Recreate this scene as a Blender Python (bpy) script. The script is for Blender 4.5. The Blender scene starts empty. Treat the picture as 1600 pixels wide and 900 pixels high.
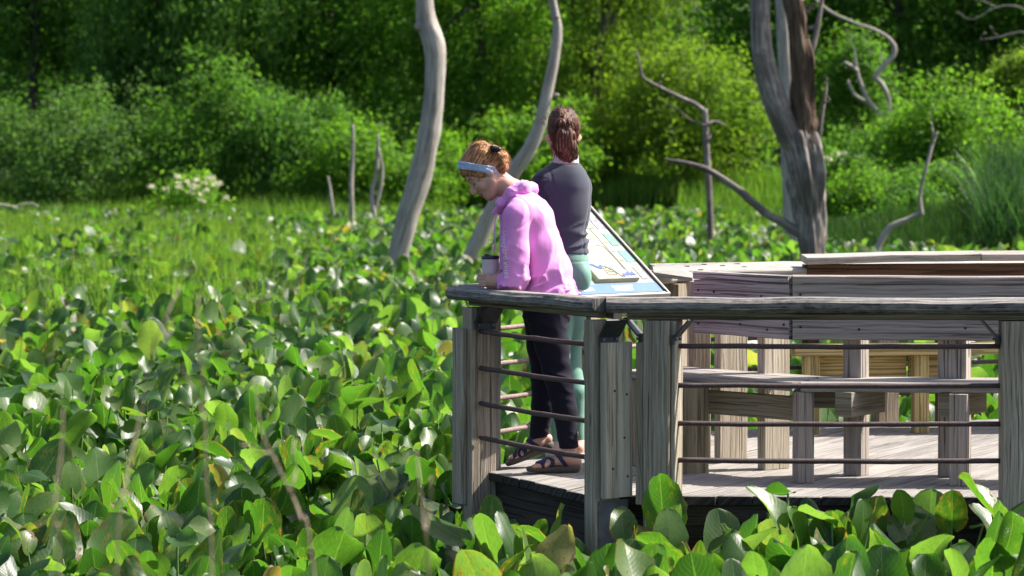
import bpy, bmesh, math, random
import numpy as np
from mathutils import Vector, Matrix, noise
from mathutils.bvhtree import BVHTree

random.seed(7)
RNG = np.random.default_rng(11)
SC = bpy.context.scene
COL = SC.collection
PI = math.pi
H, F, CX, HY = 1.6, 4200.0, 800.0, 239.0     # eye height above the deck, focal length and principal point in photo pixels
WATER = -0.78


def W(px, py, Y):
    """photo pixel at distance Y -> world point (used to read positions off the photograph)"""
    return Vector(((px - CX) * Y / F, Y, H - (py - HY) * Y / F))


def tag(o, label=None, cat=None, group=None, kind=None):
    if label: o['label'] = label
    if cat: o['category'] = cat
    if group: o['group'] = group
    if kind: o['kind'] = kind
    return o


def link(o, parent=None):
    COL.objects.link(o)
    if parent is not None:
        o.parent = parent
        o.matrix_parent_inverse = Matrix.Translation(-parent.location)
    return o


def empty(name, loc, label, cat, group=None):
    o = bpy.data.objects.new(name, None)
    o.location = loc
    o.empty_display_size = 0.1
    COL.objects.link(o)
    return tag(o, label, cat, group)


# ------------------------------------------------------------------ mesh building
class MB:
    def __init__(s):
        s.v, s.f, s.uv, s.mi = [], [], [], []

    def face(s, idx, uvs, m=0):
        s.f.append(idx); s.uv.append(uvs); s.mi.append(m)

    def build(s, name, mat, parent=None, smooth=False):
        me = bpy.data.meshes.new(name)
        me.from_pydata([tuple(p) for p in s.v], [], s.f)
        uvl = me.uv_layers.new(name='UVMap')
        flat = [c for fu in s.uv for q in fu for c in q]
        uvl.data.foreach_set('uv', flat)
        mats = mat if isinstance(mat, (list, tuple)) else [mat]
        for m in mats: me.materials.append(m)
        me.polygons.foreach_set('material_index', s.mi)
        if smooth: me.polygons.foreach_set('use_smooth', [True] * len(me.polygons))
        me.update()
        return link(bpy.data.objects.new(name, me), parent)

    def board(s, p0, p1, w, t, side=None, bev=0.004, segs=None, wob=0.0, m=0, rnd=None, cutA=0.0, cutB=0.0):
        """bevelled plank from p0 to p1, w wide along 'side', t thick; UVs in metres along the grain.
        cutA / cutB shear the ends along the width (mitres)."""
        p0, p1 = Vector(p0), Vector(p1)
        d = p1 - p0; L = d.length; d.normalize()
        if side is None:
            side = Vector((0, 0, 1)) if abs(d.z) < 0.7 else Vector((1, 0, 0))
        side = Vector(side); side = (side - d * side.dot(d)).normalized()
        nrm = d.cross(side).normalized()
        hw, ht = w / 2, t / 2
        b = min(bev, hw * .6, ht * .6)
        prof = [(hw - b, -ht), (hw, -ht + b), (hw, ht - b), (hw - b, ht), (-hw + b, ht), (-hw, ht - b), (-hw, -ht + b), (-hw + b, -ht)]
        per = [0]
        for i in range(8):
            a, c = prof[i], prof[(i + 1) % 8]
            per.append(per[-1] + math.hypot(a[0] - c[0], a[1] - c[1]))
        n = segs or max(1, int(L / 0.12))
        rnd = random.random() * 40 if rnd is None else rnd
        base = len(s.v)
        ph = random.random() * 50
        for i in range(n + 1):
            k = i / n
            c = p0 + d * (L * k)
            wx = wob * (noise.noise(Vector((ph, k * L * 3, 0.3)))) if wob else 0
            wy = wob * (noise.noise(Vector((ph, k * L * 3, 9.3)))) if wob else 0
            for j, (x, y) in enumerate(prof):
                sh = (cutA * (1 - k) * (x / hw) * hw + cutB * k * (x / hw) * hw)
                jx = wob * .5 * noise.noise(Vector((ph + j * 3.1, k * L * 9, 4))) if wob else 0
                s.v.append(c + side * (x + wx + jx) + nrm * (y + wy) + d * sh)
        for i in range(n):
            u0, u1 = L * i / n + rnd, L * (i + 1) / n + rnd
            for j in range(8):
                a = base + i * 8 + j; bq = base + i * 8 + (j + 1) % 8
                v0, v1 = per[j] + rnd, per[j + 1] + rnd
                s.face((a, a + 8, bq + 8, bq), ((u0, v0), (u1, v0), (u1, v1), (u0, v1)), m)
        for e, i in ((0, 0), (1, n)):
            ring = [base + i * 8 + j for j in range(8)]
            uv = [(rnd + y * .25 + 3, rnd + x) for x, y in prof]
            if e == 1: ring.reverse(); uv.reverse()
            s.face(tuple(ring), tuple(uv), m)

    def tube(s, pts, rad, n=10, m=0, cap=True, lump=0.0, ph=None, squash=None, vs=1.0):
        """swept tube; pts list of Vector, rad list or number; UV u along length, v round"""
        pts = [Vector(p) for p in pts]
        N = len(pts)
        if not isinstance(rad, (list, tuple)): rad = [rad] * N
        ph = random.random() * 100 if ph is None else ph
        base = len(s.v)
        t0 = (pts[1] - pts[0]).normalized()
        ref = Vector((0, 1, 0)) if abs(t0.y) < .9 else Vector((1, 0, 0))
        nrm = (ref - t0 * ref.dot(t0)).normalized()
        acc = 0; us = []
        for i in range(N):
            t = (pts[min(i + 1, N - 1)] - pts[max(i - 1, 0)]).normalized()
            nrm = (nrm - t * nrm.dot(t)).normalized()
            bn = t.cross(nrm)
            if i: acc += (pts[i] - pts[i - 1]).length
            us.append(acc)
            for j in range(n):
                a = 2 * PI * j / n
                r = rad[i]
                if lump:
                    q = Vector((math.cos(a) * 1.3 + ph, math.sin(a) * 1.3, acc / max(rad[0], 1e-4) * .35))
                    r *= 1 + lump * noise.noise(q) + lump * .5 * noise.noise(q * 2.7)
                s.v.append(pts[i] + nrm * (r * math.cos(a)) + bn * (r * math.sin(a)))
        for i in range(N - 1):
            for j in range(n):
                a = base + i * n + j; b = base + i * n + (j + 1) % n
                v0, v1 = j / n * vs + ph, (j + 1) / n * vs + ph
                s.face((a, b, b + n, a + n), ((us[i] + ph, v0), (us[i] + ph, v1), (us[i + 1] + ph, v1), (us[i + 1] + ph, v0)), m)
        if cap:
            r0 = tuple(base + j for j in range(n))[::-1]; r1 = tuple(base + (N - 1) * n + j for j in range(n))
            s.face(r0, [(ph + .1 * math.cos(k), ph + .1 * math.sin(k)) for k in range(n)], m)
            s.face(r1, [(ph + .1 * math.cos(k), ph + .1 * math.sin(k)) for k in range(n)], m)

    def prism(s, poly, z0, z1, m=0):
        """vertical prism over a CCW polygon"""
        b = len(s.v); n = len(poly)
        for z in (z0, z1):
            for p in poly: s.v.append(Vector((p[0], p[1], z)))
        s.face(tuple(b + i for i in range(n))[::-1], [(p[0], p[1]) for p in poly][::-1], m)
        s.face(tuple(b + n + i for i in range(n)), [(p[0], p[1]) for p in poly], m)
        for i in range(n):
            j = (i + 1) % n
            L = math.hypot(poly[i][0] - poly[j][0], poly[i][1] - poly[j][1])
            s.face((b + i, b + j, b + n + j, b + n + i), ((0, z0), (L, z0), (L, z1), (0, z1)), m)


def spline(P, n):
    """Catmull-Rom through rows of numbers"""
    P = [np.array(p, float) for p in P]
    out = []
    for i in range(len(P) - 1):
        a, b, c, d = P[max(i - 1, 0)], P[i], P[i + 1], P[min(i + 2, len(P) - 1)]
        for k in range(n):
            t = k / n
            out.append(.5 * ((2 * b) + (-a + c) * t + (2 * a - 5 * b + 4 * c - d) * t * t + (-a + 3 * b - 3 * c + d) * t ** 3))
    out.append(P[-1])
    return out


def np_mesh(name, verts, faces, mat, parent=None, uv=None, attrs=None, smooth=False, mi=None):
    """mesh from numpy arrays; faces (n,k) all with k corners; uv per corner (n*k,2); attrs {name: per-vertex float}"""
    me = bpy.data.meshes.new(name)
    nv, (nf, k) = len(verts), faces.shape
    me.vertices.add(nv); me.vertices.foreach_set('co', np.ascontiguousarray(verts, dtype=np.float32).ravel())
    me.loops.add(nf * k); me.loops.foreach_set('vertex_index', np.ascontiguousarray(faces, dtype=np.int32).ravel())
    me.polygons.add(nf); me.polygons.foreach_set('loop_start', np.arange(0, nf * k, k, dtype=np.int32))
    me.polygons.foreach_set('loop_total', np.full(nf, k, dtype=np.int32))
    if smooth: me.polygons.foreach_set('use_smooth', np.ones(nf, dtype=bool))
    if uv is not None:
        l = me.uv_layers.new(name='UVMap'); l.data.foreach_set('uv', np.ascontiguousarray(uv, dtype=np.float32).ravel())
    for an, av in (attrs or {}).items():
        a = me.attributes.new(an, 'FLOAT', 'POINT'); a.data.foreach_set('value', np.ascontiguousarray(av, dtype=np.float32))
    mats = mat if isinstance(mat, (list, tuple)) else [mat]
    for m in mats: me.materials.append(m)
    if mi is not None: me.polygons.foreach_set('material_index', np.ascontiguousarray(mi, dtype=np.int32))
    me.update(calc_edges=True); me.validate()
    if name is None: return me
    return link(bpy.data.objects.new(name, me), parent)


# ------------------------------------------------------------------ materials
class NT:
    def __init__(s, name):
        s.m = bpy.data.materials.new(name); s.m.use_nodes = True
        s.t = s.m.node_tree; s.t.nodes.clear()
        s.out = s.t.nodes.new('ShaderNodeOutputMaterial')

    def n(s, ty, ins=None, **kw):
        nd = s.t.nodes.new('ShaderNode' + ty)
        for k, v in kw.items(): setattr(nd, k, v)
        for k, v in (ins or {}).items():
            sk = nd.inputs[k]
            if hasattr(v, 'bl_rna') and isinstance(v, bpy.types.NodeSocket): s.t.links.new(v, sk)
            else: sk.default_value = v
        return nd

    def math(s, op, a, b=0.0, c=None):
        i = {0: a, 1: b}
        if c is not None: i[2] = c
        return s.n('Math', i, operation=op).outputs[0]

    def ramp(s, fac, stops):
        r = s.n('ValToRGB', {'Fac': fac}); e = r.color_ramp.elements
        while len(e) < len(stops): e.new(.5)
        for q, (p, c) in zip(e, stops):
            q.position = p; q.color = (*c, 1) if len(c) == 3 else c
        return r.outputs['Color']

    def mix(s, fac, a, b, blend='MIX'):
        nd = s.n('Mix', data_type='RGBA', blend_type=blend)
        for k, v in ((0, fac), (6, a), (7, b)):
            if isinstance(v, bpy.types.NodeSocket): s.t.links.new(v, nd.inputs[k])
            else: nd.inputs[k].default_value = v if k == 0 else ((*v, 1) if len(v) == 3 else v)
        return nd.outputs[2]

    def noise(s, vec, scale, detail=4, rough=.6, dist=0.0):
        return s.n('TexNoise', {'Vector': vec, 'Scale': scale, 'Detail': detail, 'Roughness': rough, 'Distortion': dist}).outputs['Fac']

    def mapping(s, vec, scale=(1, 1, 1), loc=(0, 0, 0)):
        return s.n('Mapping', {'Vector': vec, 'Scale': scale, 'Location': loc}).outputs[0]

    def surf(s, sh):
        s.t.links.new(sh, s.out.inputs['Surface']); return s.m


def rough_mat(name, col, rough=.7, var=.15, scale=12, bump=.0, metallic=0., spec=.5, coords='Object', bscale=None):
    """matte material with a little uneven colour and bump"""
    t = NT(name)
    co = t.n('TexCoord').outputs[coords]
    n1 = t.noise(co, scale, 5)
    k0 = tuple(c * (1 - var) for c in col); k1 = tuple(min(1, c * (1 + var)) for c in col)
    c = t.ramp(n1, [(.3, k0), (.7, k1)])
    ins = {'Base Color': c, 'Roughness': rough, 'Metallic': metallic, 'Specular IOR Level': spec}
    if bump:
        b = t.n('Bump', {'Height': t.noise(co, bscale or scale * 4, 4), 'Strength': bump, 'Distance': .01})
        ins['Normal'] = b.outputs[0]
    return t.surf(t.n('BsdfPrincipled', ins).outputs[0])


def wood_mat(name, dark, mid, light, ring=9., crack=.55, stain=None, stain_amt=0., knots=True, rough=.85, bump=.5, mottle=0.):
    """weathered timber: grain runs along U of the UV map (metres)"""
    t = NT(name)
    uv = t.n('UVMap').outputs[0]
    rnd = t.n('ObjectInfo').outputs['Random']
    off = t.n('CombineXYZ', {0: t.math('MULTIPLY', rnd, 37.), 1: t.math('MULTIPLY', rnd, 91.)}).outputs[0]
    uv = t.n('VectorMath', {0: uv, 1: off}, operation='ADD').outputs[0]
    warp = t.noise(t.mapping(uv, (1.6, 6, 1)), 1.0, 2, .5)
    sx = t.n('SeparateXYZ', {0: uv})
    # growth-ring bands, warped along the length
    v = t.math('MULTIPLY_ADD', warp, 0.09, sx.outputs[1])
    vw = t.n('CombineXYZ', {0: t.math('MULTIPLY', sx.outputs[0], .55), 1: t.math('MULTIPLY', v, ring * 1.5)}).outputs[0]
    band = t.noise(vw, 1.0, 2, .55)
    band = t.n('MapRange', {0: band, 1: .32, 2: .68}).outputs[0]
    tone = t.noise(t.mapping(uv, (.35, .35, 1)), 1.0, 1, .4)
    fine = t.noise(t.mapping(uv, (5, 160, 1)), 1.0, 4, .65)
    blot = t.noise(t.mapping(uv, (1.2, 7, 1), (3, 5, 0)), 1.0, 4, .6)
    g = t.math('MULTIPLY_ADD', band, .30, t.math('MULTIPLY', fine, .50))
    g = t.math('ADD', g, t.math('MULTIPLY_ADD', tone, .30, -.15))
    g = t.math('MULTIPLY_ADD', blot, .45, t.math('SUBTRACT', g, .12))
    col = t.ramp(g, [(.26, dark), (.5, mid), (.74, light)])
    crk = t.noise(t.mapping(uv, (1.3, 70, 1), (11, 0, 0)), 1.0, 3, .5)
    crk = t.math('LESS_THAN', crk, .5 - crack * .19)
    col = t.mix(t.math('MULTIPLY', crk, .75), col, tuple(c * .25 for c in dark))
    if knots:
        vo = t.n('TexVoronoi', {'Vector': t.mapping(uv, (2.0, 9, 1)), 'Scale': 1.0}, feature='F1')
        kk = t.math('LESS_THAN', vo.outputs['Distance'], .085)
        col = t.mix(t.math('MULTIPLY', kk, .7), col, tuple(c * .4 for c in dark))
    if mottle:
        mo = t.noise(t.mapping(uv, (16, 40, 1), (5, 1, 0)), 1.0, 5, .7)
        mo2 = t.ramp(mo, [(.42, (0, 0, 0)), (.58, (1, 1, 1))])
        col = t.mix(t.math('MULTIPLY', mo2, mottle), col, light)
    if stain:
        st = t.ramp(t.noise(t.mapping(uv, (.9, 3, 1), (20, 7, 0)), 1.0, 4, .6), [(.42, (0, 0, 0)), (.68, (1, 1, 1))])
        col = t.mix(t.math('MULTIPLY', st, stain_amt), col, stain)
    col = t.mix(t.math('MULTIPLY_ADD', rnd, .3, -.0), col, tuple(c * .72 for c in mid))
    hgt = t.math('SUBTRACT', t.math('MULTIPLY_ADD', band, .35, t.math('MULTIPLY', fine, .8)), t.math('MULTIPLY', crk, .9))
    b = t.n('Bump', {'Height': hgt, 'Strength': bump, 'Distance': .004})
    return t.surf(t.n('BsdfPrincipled', {'Base Color': col, 'Roughness': rough, 'Specular IOR Level': .25, 'Normal': b.outputs[0]}).outputs[0])


def foliage_mat(name, a, b, c, trans=.5, rough=.62, spec=.15, tcol=None):
    """small leaves; 'tint' (0..1, random per leaf) picks the leaf's own green"""
    t = NT(name)
    at = t.n('Attribute', attribute_name='tint').outputs['Fac']
    col = t.ramp(at, [(.0, a), (.5, b), (1., c)])
    pr = t.n('BsdfPrincipled', {'Base Color': col, 'Roughness': rough, 'Specular IOR Level': spec})
    tc = t.mix(1.0, col, tcol or (1.9, 2.1, .9), 'MULTIPLY')
    tr = t.n('BsdfTranslucent', {'Color': tc})
    return t.surf(t.n('MixShader', {0: trans, 1: pr.outputs[0], 2: tr.outputs[0]}).outputs[0])
# ------------------------------------------------------------------ camera, light, render settings
cam_d = bpy.data.cameras.new('camera'); cam = bpy.data.objects.new('camera', cam_d); COL.objects.link(cam)
cam.location = (0, 0, H); cam.rotation_euler = (PI / 2, 0, 0)
cam_d.sensor_width = 36.0; cam_d.lens = 36.0 * F / 1600.0
cam_d.shift_y = -(450.0 - HY) / 1600.0
cam_d.clip_start = 0.1; cam_d.clip_end = 2000
cam_d.dof.use_dof = True; cam_d.dof.focus_distance = 13.4; cam_d.dof.aperture_fstop = 4.2
SC.camera = cam

SUN_EL, SUN_AZ = 47.0, 17.0          # azimuth: degrees behind the picture plane, counted from +X towards +Y
sdir = Vector((math.cos(math.radians(SUN_EL)) * math.cos(math.radians(SUN_AZ)),
               math.cos(math.radians(SUN_EL)) * math.sin(math.radians(SUN_AZ)), math.sin(math.radians(SUN_EL))))
sun_d = bpy.data.lights.new('sun', 'SUN'); sun = bpy.data.objects.new('sun', sun_d); COL.objects.link(sun)
sun_d.energy = 5.0; sun_d.angle = math.radians(0.53); sun_d.color = (1.0, 0.95, 0.87)
sun.rotation_euler = sdir.to_track_quat('Z', 'Y').to_euler()
sun.location = (30, 10, 40)
wd = bpy.data.worlds.new('World'); SC.world = wd; wd.use_nodes = True
wt = wd.node_tree; wt.nodes.clear()
sky = wt.nodes.new('ShaderNodeTexSky'); sky.sky_type = 'NISHITA'; sky.sun_disc = False
sky.sun_elevation = math.radians(SUN_EL); sky.sun_rotation = math.atan2(sdir.x, sdir.y)
sky.air_density = 0.9; sky.dust_density = 3.0; sky.ozone_density = 1.0
bg = wt.nodes.new('ShaderNodeBackground'); bg.inputs['Strength'].default_value = 0.105
wo = wt.nodes.new('ShaderNodeOutputWorld')
wt.links.new(sky.outputs[0], bg.inputs[0]); wt.links.new(bg.outputs[0], wo.inputs[0])
SC.view_settings.view_transform = 'Standard'; SC.view_settings.look = 'None'
SC.view_settings.exposure = 1.12; SC.view_settings.gamma = 1.0; SC.view_settings.use_curve_mapping = False
SC.render.engine = 'CYCLES'
cy = SC.cycles
cy.use_denoising = True
try: cy.denoiser = 'OPENIMAGEDENOISE'
except Exception: pass
cy.max_bounces = 7; cy.diffuse_bounces = 4; cy.glossy_bounces = 2; cy.transmission_bounces = 4; cy.transparent_max_bounces = 4
cy.use_adaptive_sampling = True; cy.adaptive_threshold = 0.015
cy.sample_clamp_indirect = 6.0
cy.caustics_reflective = False; cy.caustics_refractive = False

# ------------------------------------------------------------------ materials shared by the timber work
M = {}
M['rail'] = wood_mat('weathered_rail_wood', (.022, .019, .018), (.145, .132, .124), (.42, .385, .35), ring=60, crack=.7, mottle=.35, bump=.8)
M['rail_under'] = wood_mat('rail_underside_wood', (.07, .05, .028), (.17, .13, .075), (.24, .20, .13), ring=40, crack=.3)
M['post'] = wood_mat('grey_post_wood', (.07, .053, .038), (.36, .295, .228), (.62, .53, .425), ring=55, crack=.75, stain=(.21, .16, .08), stain_amt=.5, bump=.9)
M['board'] = wood_mat('grey_board_wood', (.12, .10, .075), (.36, .315, .25), (.56, .495, .40), ring=50, crack=.6, stain=(.26, .19, .10), stain_amt=.55, bump=.8)
M['board_pale'] = wood_mat('pale_grey_board_wood', (.16, .135, .10), (.46, .41, .335), (.66, .60, .50), ring=50, crack=.6, stain=(.30, .22, .12), stain_amt=.5, bump=.8)
M['bench_pink'] = wood_mat('pinkish_bench_wood', (.12, .10, .09), (.35, .312, .29), (.52, .465, .43), ring=40, crack=.35)
M['bench_grey'] = wood_mat('grey_bench_wood', (.15, .125, .11), (.36, .31, .275), (.50, .44, .39), ring=38, crack=.5)
M['bench_leg'] = wood_mat('bench_leg_wood', (.12, .10, .07), (.27, .235, .175), (.40, .355, .27), ring=50, crack=.45, stain=(.26, .20, .08), stain_amt=.5)
M['seat'] = wood_mat('seat_wood', (.12, .105, .095), (.31, .282, .255), (.46, .42, .385), ring=50, crack=.6)
M['new'] = wood_mat('fresh_pine_wood', (.48, .365, .15), (.52, .40, .17), (.57, .45, .21), ring=34, crack=.05, bump=.15)
M['brown'] = wood_mat('brown_stained_wood', (.05, .024, .014), (.10, .05, .03), (.15, .085, .055), ring=45, crack=.3)
M['deck'] = wood_mat('deck_plank_wood', (.10, .09, .08), (.255, .236, .218), (.36, .335, .31), ring=48, crack=.55, stain=(.30, .27, .24), stain_amt=.45)
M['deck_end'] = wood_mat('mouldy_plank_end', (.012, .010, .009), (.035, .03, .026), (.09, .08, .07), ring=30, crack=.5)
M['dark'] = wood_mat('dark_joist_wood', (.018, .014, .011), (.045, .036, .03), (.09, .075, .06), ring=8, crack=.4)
M['white_wood'] = wood_mat('bleached_rail_wood', (.12, .108, .094), (.33, .305, .275), (.46, .43, .39), ring=40, crack=.7, mottle=.2)
M['steel'] = rough_mat('galvanised_dark_steel', (.055, .058, .068), .55, .35, 30, .2, metallic=.5)
M['steel_grey'] = rough_mat('galvanised_plate', (.13, .14, .16), .6, .25, 20, .1, metallic=.4)
M['rod'] = rough_mat('rusty_rail_rod', (.075, .042, .040), .62, .35, 45, .35)
M['rod_pale'] = rough_mat('worn_rail_rod', (.22, .15, .135), .6, .35, 45, .35)
# ------------------------------------------------------------------ viewing deck
def V2(x, y, z=0.0): return Vector((x, y, z))


def clip_poly(poly, p, n):
    """keep the side of the polygon where (q-p).n >= 0"""
    out = []
    for i in range(len(poly)):
        a, b = poly[i], poly[(i + 1) % len(poly)]
        da = (a[0] - p[0]) * n[0] + (a[1] - p[1]) * n[1]; db = (b[0] - p[0]) * n[0] + (b[1] - p[1]) * n[1]
        if da >= 0: out.append(a)
        if (da >= 0) != (db >= 0):
            k = da / (da - db); out.append((a[0] + (b[0] - a[0]) * k, a[1] + (b[1] - a[1]) * k))
    return out


RA, RB, RC, RD = (-.245, 13.60), (.435, 12.49), (2.95, 12.43), (4.6, 13.4)      # railing corners, front
RE, RG = (.93, 15.45), (4.6, 16.9)                                             # railing corners, back
DECK = [(-.19, 13.62), (.385, 12.55), (2.96, 12.50), (4.62, 13.45), (4.62, 16.86), (.95, 15.40)]

deck = empty('viewing_deck', (1.8, 14.2, 0), 'low wooden viewing deck of weathered grey planks over the marsh', 'deck')
mb = MB()
ang = math.radians(59); pd = (math.cos(ang), math.sin(ang)); pn = (-math.sin(ang), math.cos(ang))
pw = .142
for k in range(-45, 60):
    o = (1.0 + pn[0] * k * pw, 14.0 + pn[1] * k * pw)
    e = (o[0] + pn[0] * (pw - .005), o[1] + pn[1] * (pw - .005))
    # each plank end breaks off at its own length along the rim
    q = clip_poly(DECK, o, pn); q = clip_poly(q, e, (-pn[0], -pn[1])) if len(q) > 2 else []
    if len(q) < 3: continue
    js = random.uniform(-.012, .02)
    q = [(x - pd[0] * js if y < 13.6 else x, y - pd[1] * js if y < 13.6 else y) for x, y in q]
    zt = random.uniform(-.0025, .0025); r = random.random() * 60
    b = len(mb.v); n = len(q)
    bev = .004
    cx_, cy_ = sum(p[0] for p in q) / n, sum(p[1] for p in q) / n
    def inset(p): 
        d = Vector((p[0] - cx_, p[1] - cy_)); s_ = d.x * pn[0] + d.y * pn[1]; l_ = d.x * pd[0] + d.y * pd[1]
        s_ -= math.copysign(min(bev, abs(s_)), s_); l_ -= math.copysign(min(bev, abs(l_)), l_)
        return (cx_ + pn[0] * s_ + pd[0] * l_, cy_ + pn[1] * s_ + pd[1] * l_)
    for z, ins in ((-.042, 0), (-.004 + zt, 0), (zt, 1)):
        for p in q:
            p2 = inset(p) if ins else p
            mb.v.append(Vector((p2[0], p2[1], z)))
    def puv(p): return ((p[0] * pd[0] + p[1] * pd[1]) + r, (p[0] * pn[0] + p[1] * pn[1]) + r)
    mb.face(tuple(b + 2 * n + i for i in range(n)), [puv(p) for p in q])
    mb.face(tuple(b + i for i in range(n))[::-1], [puv(p) for p in q][::-1])
    for l in (0, 1):
        for i in range(n):
            j = (i + 1) % n
            u0, u1 = puv(q[i]), puv(q[j])
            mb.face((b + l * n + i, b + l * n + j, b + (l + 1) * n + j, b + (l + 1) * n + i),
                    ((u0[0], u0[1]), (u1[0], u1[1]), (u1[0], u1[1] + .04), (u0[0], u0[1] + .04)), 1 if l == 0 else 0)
mb.build('deck_floor', [M['deck'], M['deck_end']], deck)
# rim joists and under-deck beams
mb = MB()
inner = []
cc = Vector((2.0, 14.4))
for p in DECK:
    d = (cc - Vector(p)).normalized(); inner.append((p[0] + d.x * .07, p[1] + d.y * .07))
for i in range(len(inner)):
    a, b = inner[i], inner[(i + 1) % len(inner)]
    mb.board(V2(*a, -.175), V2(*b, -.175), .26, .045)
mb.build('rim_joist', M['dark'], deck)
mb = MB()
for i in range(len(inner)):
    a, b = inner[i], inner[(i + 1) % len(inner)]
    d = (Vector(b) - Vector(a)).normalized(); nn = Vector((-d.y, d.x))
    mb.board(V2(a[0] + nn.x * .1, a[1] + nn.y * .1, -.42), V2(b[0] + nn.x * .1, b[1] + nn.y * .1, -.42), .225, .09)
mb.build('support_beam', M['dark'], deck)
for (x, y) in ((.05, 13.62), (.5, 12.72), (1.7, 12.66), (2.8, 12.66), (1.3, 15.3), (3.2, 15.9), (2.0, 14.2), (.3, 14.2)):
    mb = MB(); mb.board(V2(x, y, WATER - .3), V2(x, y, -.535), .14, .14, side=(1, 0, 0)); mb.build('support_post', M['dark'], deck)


def post(mb, x, y, z0, z1, w, d, yaw, **kw):
    """upright timber; its front face looks along (sin yaw, -cos yaw)"""
    a = math.radians(yaw)
    mb.board((x, y, z0), (x, y, z1), w, d, side=(math.cos(a), math.sin(a), 0), wob=kw.pop('wob', .0025), **kw)


def off(x, y, yaw, fwd=0., right=0.):
    a = math.radians(yaw)
    return x + math.sin(a) * fwd + math.cos(a) * right, y - math.cos(a) * fwd + math.sin(a) * right


def bracket(parent, x, y, yaw, w=.11, ztop=.835, drop=.085, out=.075, gap=.012):
    """bent steel plate under the hand rail, its foot against the post face"""
    mb = MB()
    a = math.radians(yaw)
    x0, y0 = off(x, y, yaw, gap + .004); x1, y1 = off(x, y, yaw, gap + out)
    mb.board((x0, y0, ztop - drop), (x1, y1, ztop - .004), w, .007, side=(math.cos(a), math.sin(a), 0), bev=.002, segs=1)
    x2, y2 = off(x, y, yaw, gap)
    mb.board((x2, y2, ztop - drop - .035), (x2, y2, ztop - drop + .01), w * .9, .006, side=(math.cos(a), math.sin(a), 0), bev=.002, segs=1)
    mb.build('bracket', M['steel'], parent)
    for s in (-.3, .3):
        m2 = MB(); bx, by = off(x, y, yaw, gap + .003, s * w)
        m2.tube([(bx, by, ztop - drop - .012), off(bx, by, yaw, .012) + (ztop - drop - .012,)], .007, 6)
        m2.build('bolt', M['steel_grey'], parent)


RODS = (.706, .524, .346, .175)
ZT, ZC = .927, .894        # top and centre height of the hand rail


def rods(parent, p0, p1, zs=RODS, mat='rod', r=.0125):
    for z in zs:
        mb = MB()
        a, b = Vector((*p0, z)), Vector((*p1, z))
        n = 14; ph = random.random() * 40
        pts = [a.lerp(b, k / n) + Vector((0, 0, .003 * noise.noise(Vector((ph, k * .5, 0))) - .004 * math.sin(PI * k / n))) for k in range(n + 1)]
        mb.tube(pts, r, 10, lump=.06)
        mb.build('rod', M[mat], parent, smooth=True)


# --- left front railing section
rl = empty('deck_railing', (.1, 13.0, 0), 'weathered railing with four rusty rods in front of the leaning woman in pink', 'railing', 'railings round the deck')
mb = MB(); d = (Vector(RB) - Vector(RA)).normalized()
a0 = Vector(RA) - d * .07; b0 = Vector(RB)
mb.board((a0.x, a0.y, ZC), (b0.x, b0.y, ZC), .14, .062, side=(d.y, -d.x, 0), bev=.020, wob=.009, segs=26, cutB=-.03)
mb.build('handrail', M['rail'], rl)
mb = MB(); mb.board((a0.x + .10, a0.y - .12, ZC - .046), (b0.x, b0.y, ZC - .046), .085, .028, side=(d.y, -d.x, 0)); mb.build('lower_rail', M['rail_under'], rl)
# corner post by the leaning woman
px_, py_ = -.165, 13.52
p = MB(); post(p, px_, py_, WATER - .3, ZC - .07, .145, .09, 31.5); p = p.build('post', M['post'], rl)
q = MB(); post(q, *off(px_, py_, 31.5, -.045, -.088), -.16, .72, .030, .10, 31.5); q.build('side_board', M['post'], rl)
q = MB(); post(q, *off(px_, py_, 31.5, -.05, .098), -.02, ZC - .06, .05, .10, 48); q.build('side_board', M['white_wood'], rl)
bracket(rl, *off(px_, py_, 31.5, .045), 31.5, w=.135)
# front corner post
px_, py_ = .418, 12.50
p = MB(); post(p, px_, py_, WATER - .3, ZC - .07, .14, .09, 31.5); p.build('post', M['post'], rl)
q = MB(); post(q, *off(px_, py_, 31.5, .070, .035), .005, .722, .168, .040, 39, wob=.004)
cx_, cy_ = off(px_, py_, 31.5, .070, .035)
for (rr_, zz_) in ((-.03, .50), (.045, .48), (.05, .10), (-.04, .14), (.03, .28)):
    n0 = off(cx_, cy_, 39, .019, rr_); n1 = off(cx_, cy_, 39, .0235, rr_)
    q.tube([(*n0, zz_), (*n1, zz_)], .0055, 7, m=1)
q.build('side_board', [M['board_pale'], M['dark']], rl)
q = MB(); post(q, *off(px_, py_, 31.5, .048, .03), -.42, -.012, .165, .010, 31.5); q.build('steel_plate', M['steel_grey'], rl)
bracket(rl, *off(px_, py_, 31.5, .045), 31.5, w=.12)
rods(rl, (-.155, 13.46), (.38, 12.545))

# --- straight front railing
rf = empty('deck_railing', (1.6, 12.47, 0), 'straight front railing with dark log hand rail and four rusty rods before the bench', 'railing', 'railings round the deck')
mb = MB(); mb.board((RB[0] + .004, RB[1], ZC), (RC[0], RC[1], ZC), .14, .070, side=(0, 1, 0), bev=.022, wob=.008, segs=40, cutA=.03)
mb.build('handrail', M['rail'], rf)
mb = MB(); mb.board((RB[0] + .1, RB[1], ZC - .051), (RC[0], RC[1], ZC - .051), .10, .030, side=(0, 1, 0)); mb.build('lower_rail', M['rail_under'], rf)
px_, py_ = .683, 12.47
p = MB(); post(p, px_, py_, WATER - .3, ZC - .07, .125, .10, -22); p.build('post', M['post'], rf)
q = MB(); post(q, *off(px_, py_, -22, -.02, -.083), -.03, .72, .038, .12, -22); q.build('side_board', M['post'], rf)
q = MB(); post(q, *off(px_, py_, -22, -.035, .074), -.07, ZC - .07, .02, .12, -22, wob=.004); q.build('side_board', M['board'], rf)
bracket(rf, *off(px_, py_, 68, .07, .0), 68, w=.10)
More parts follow.
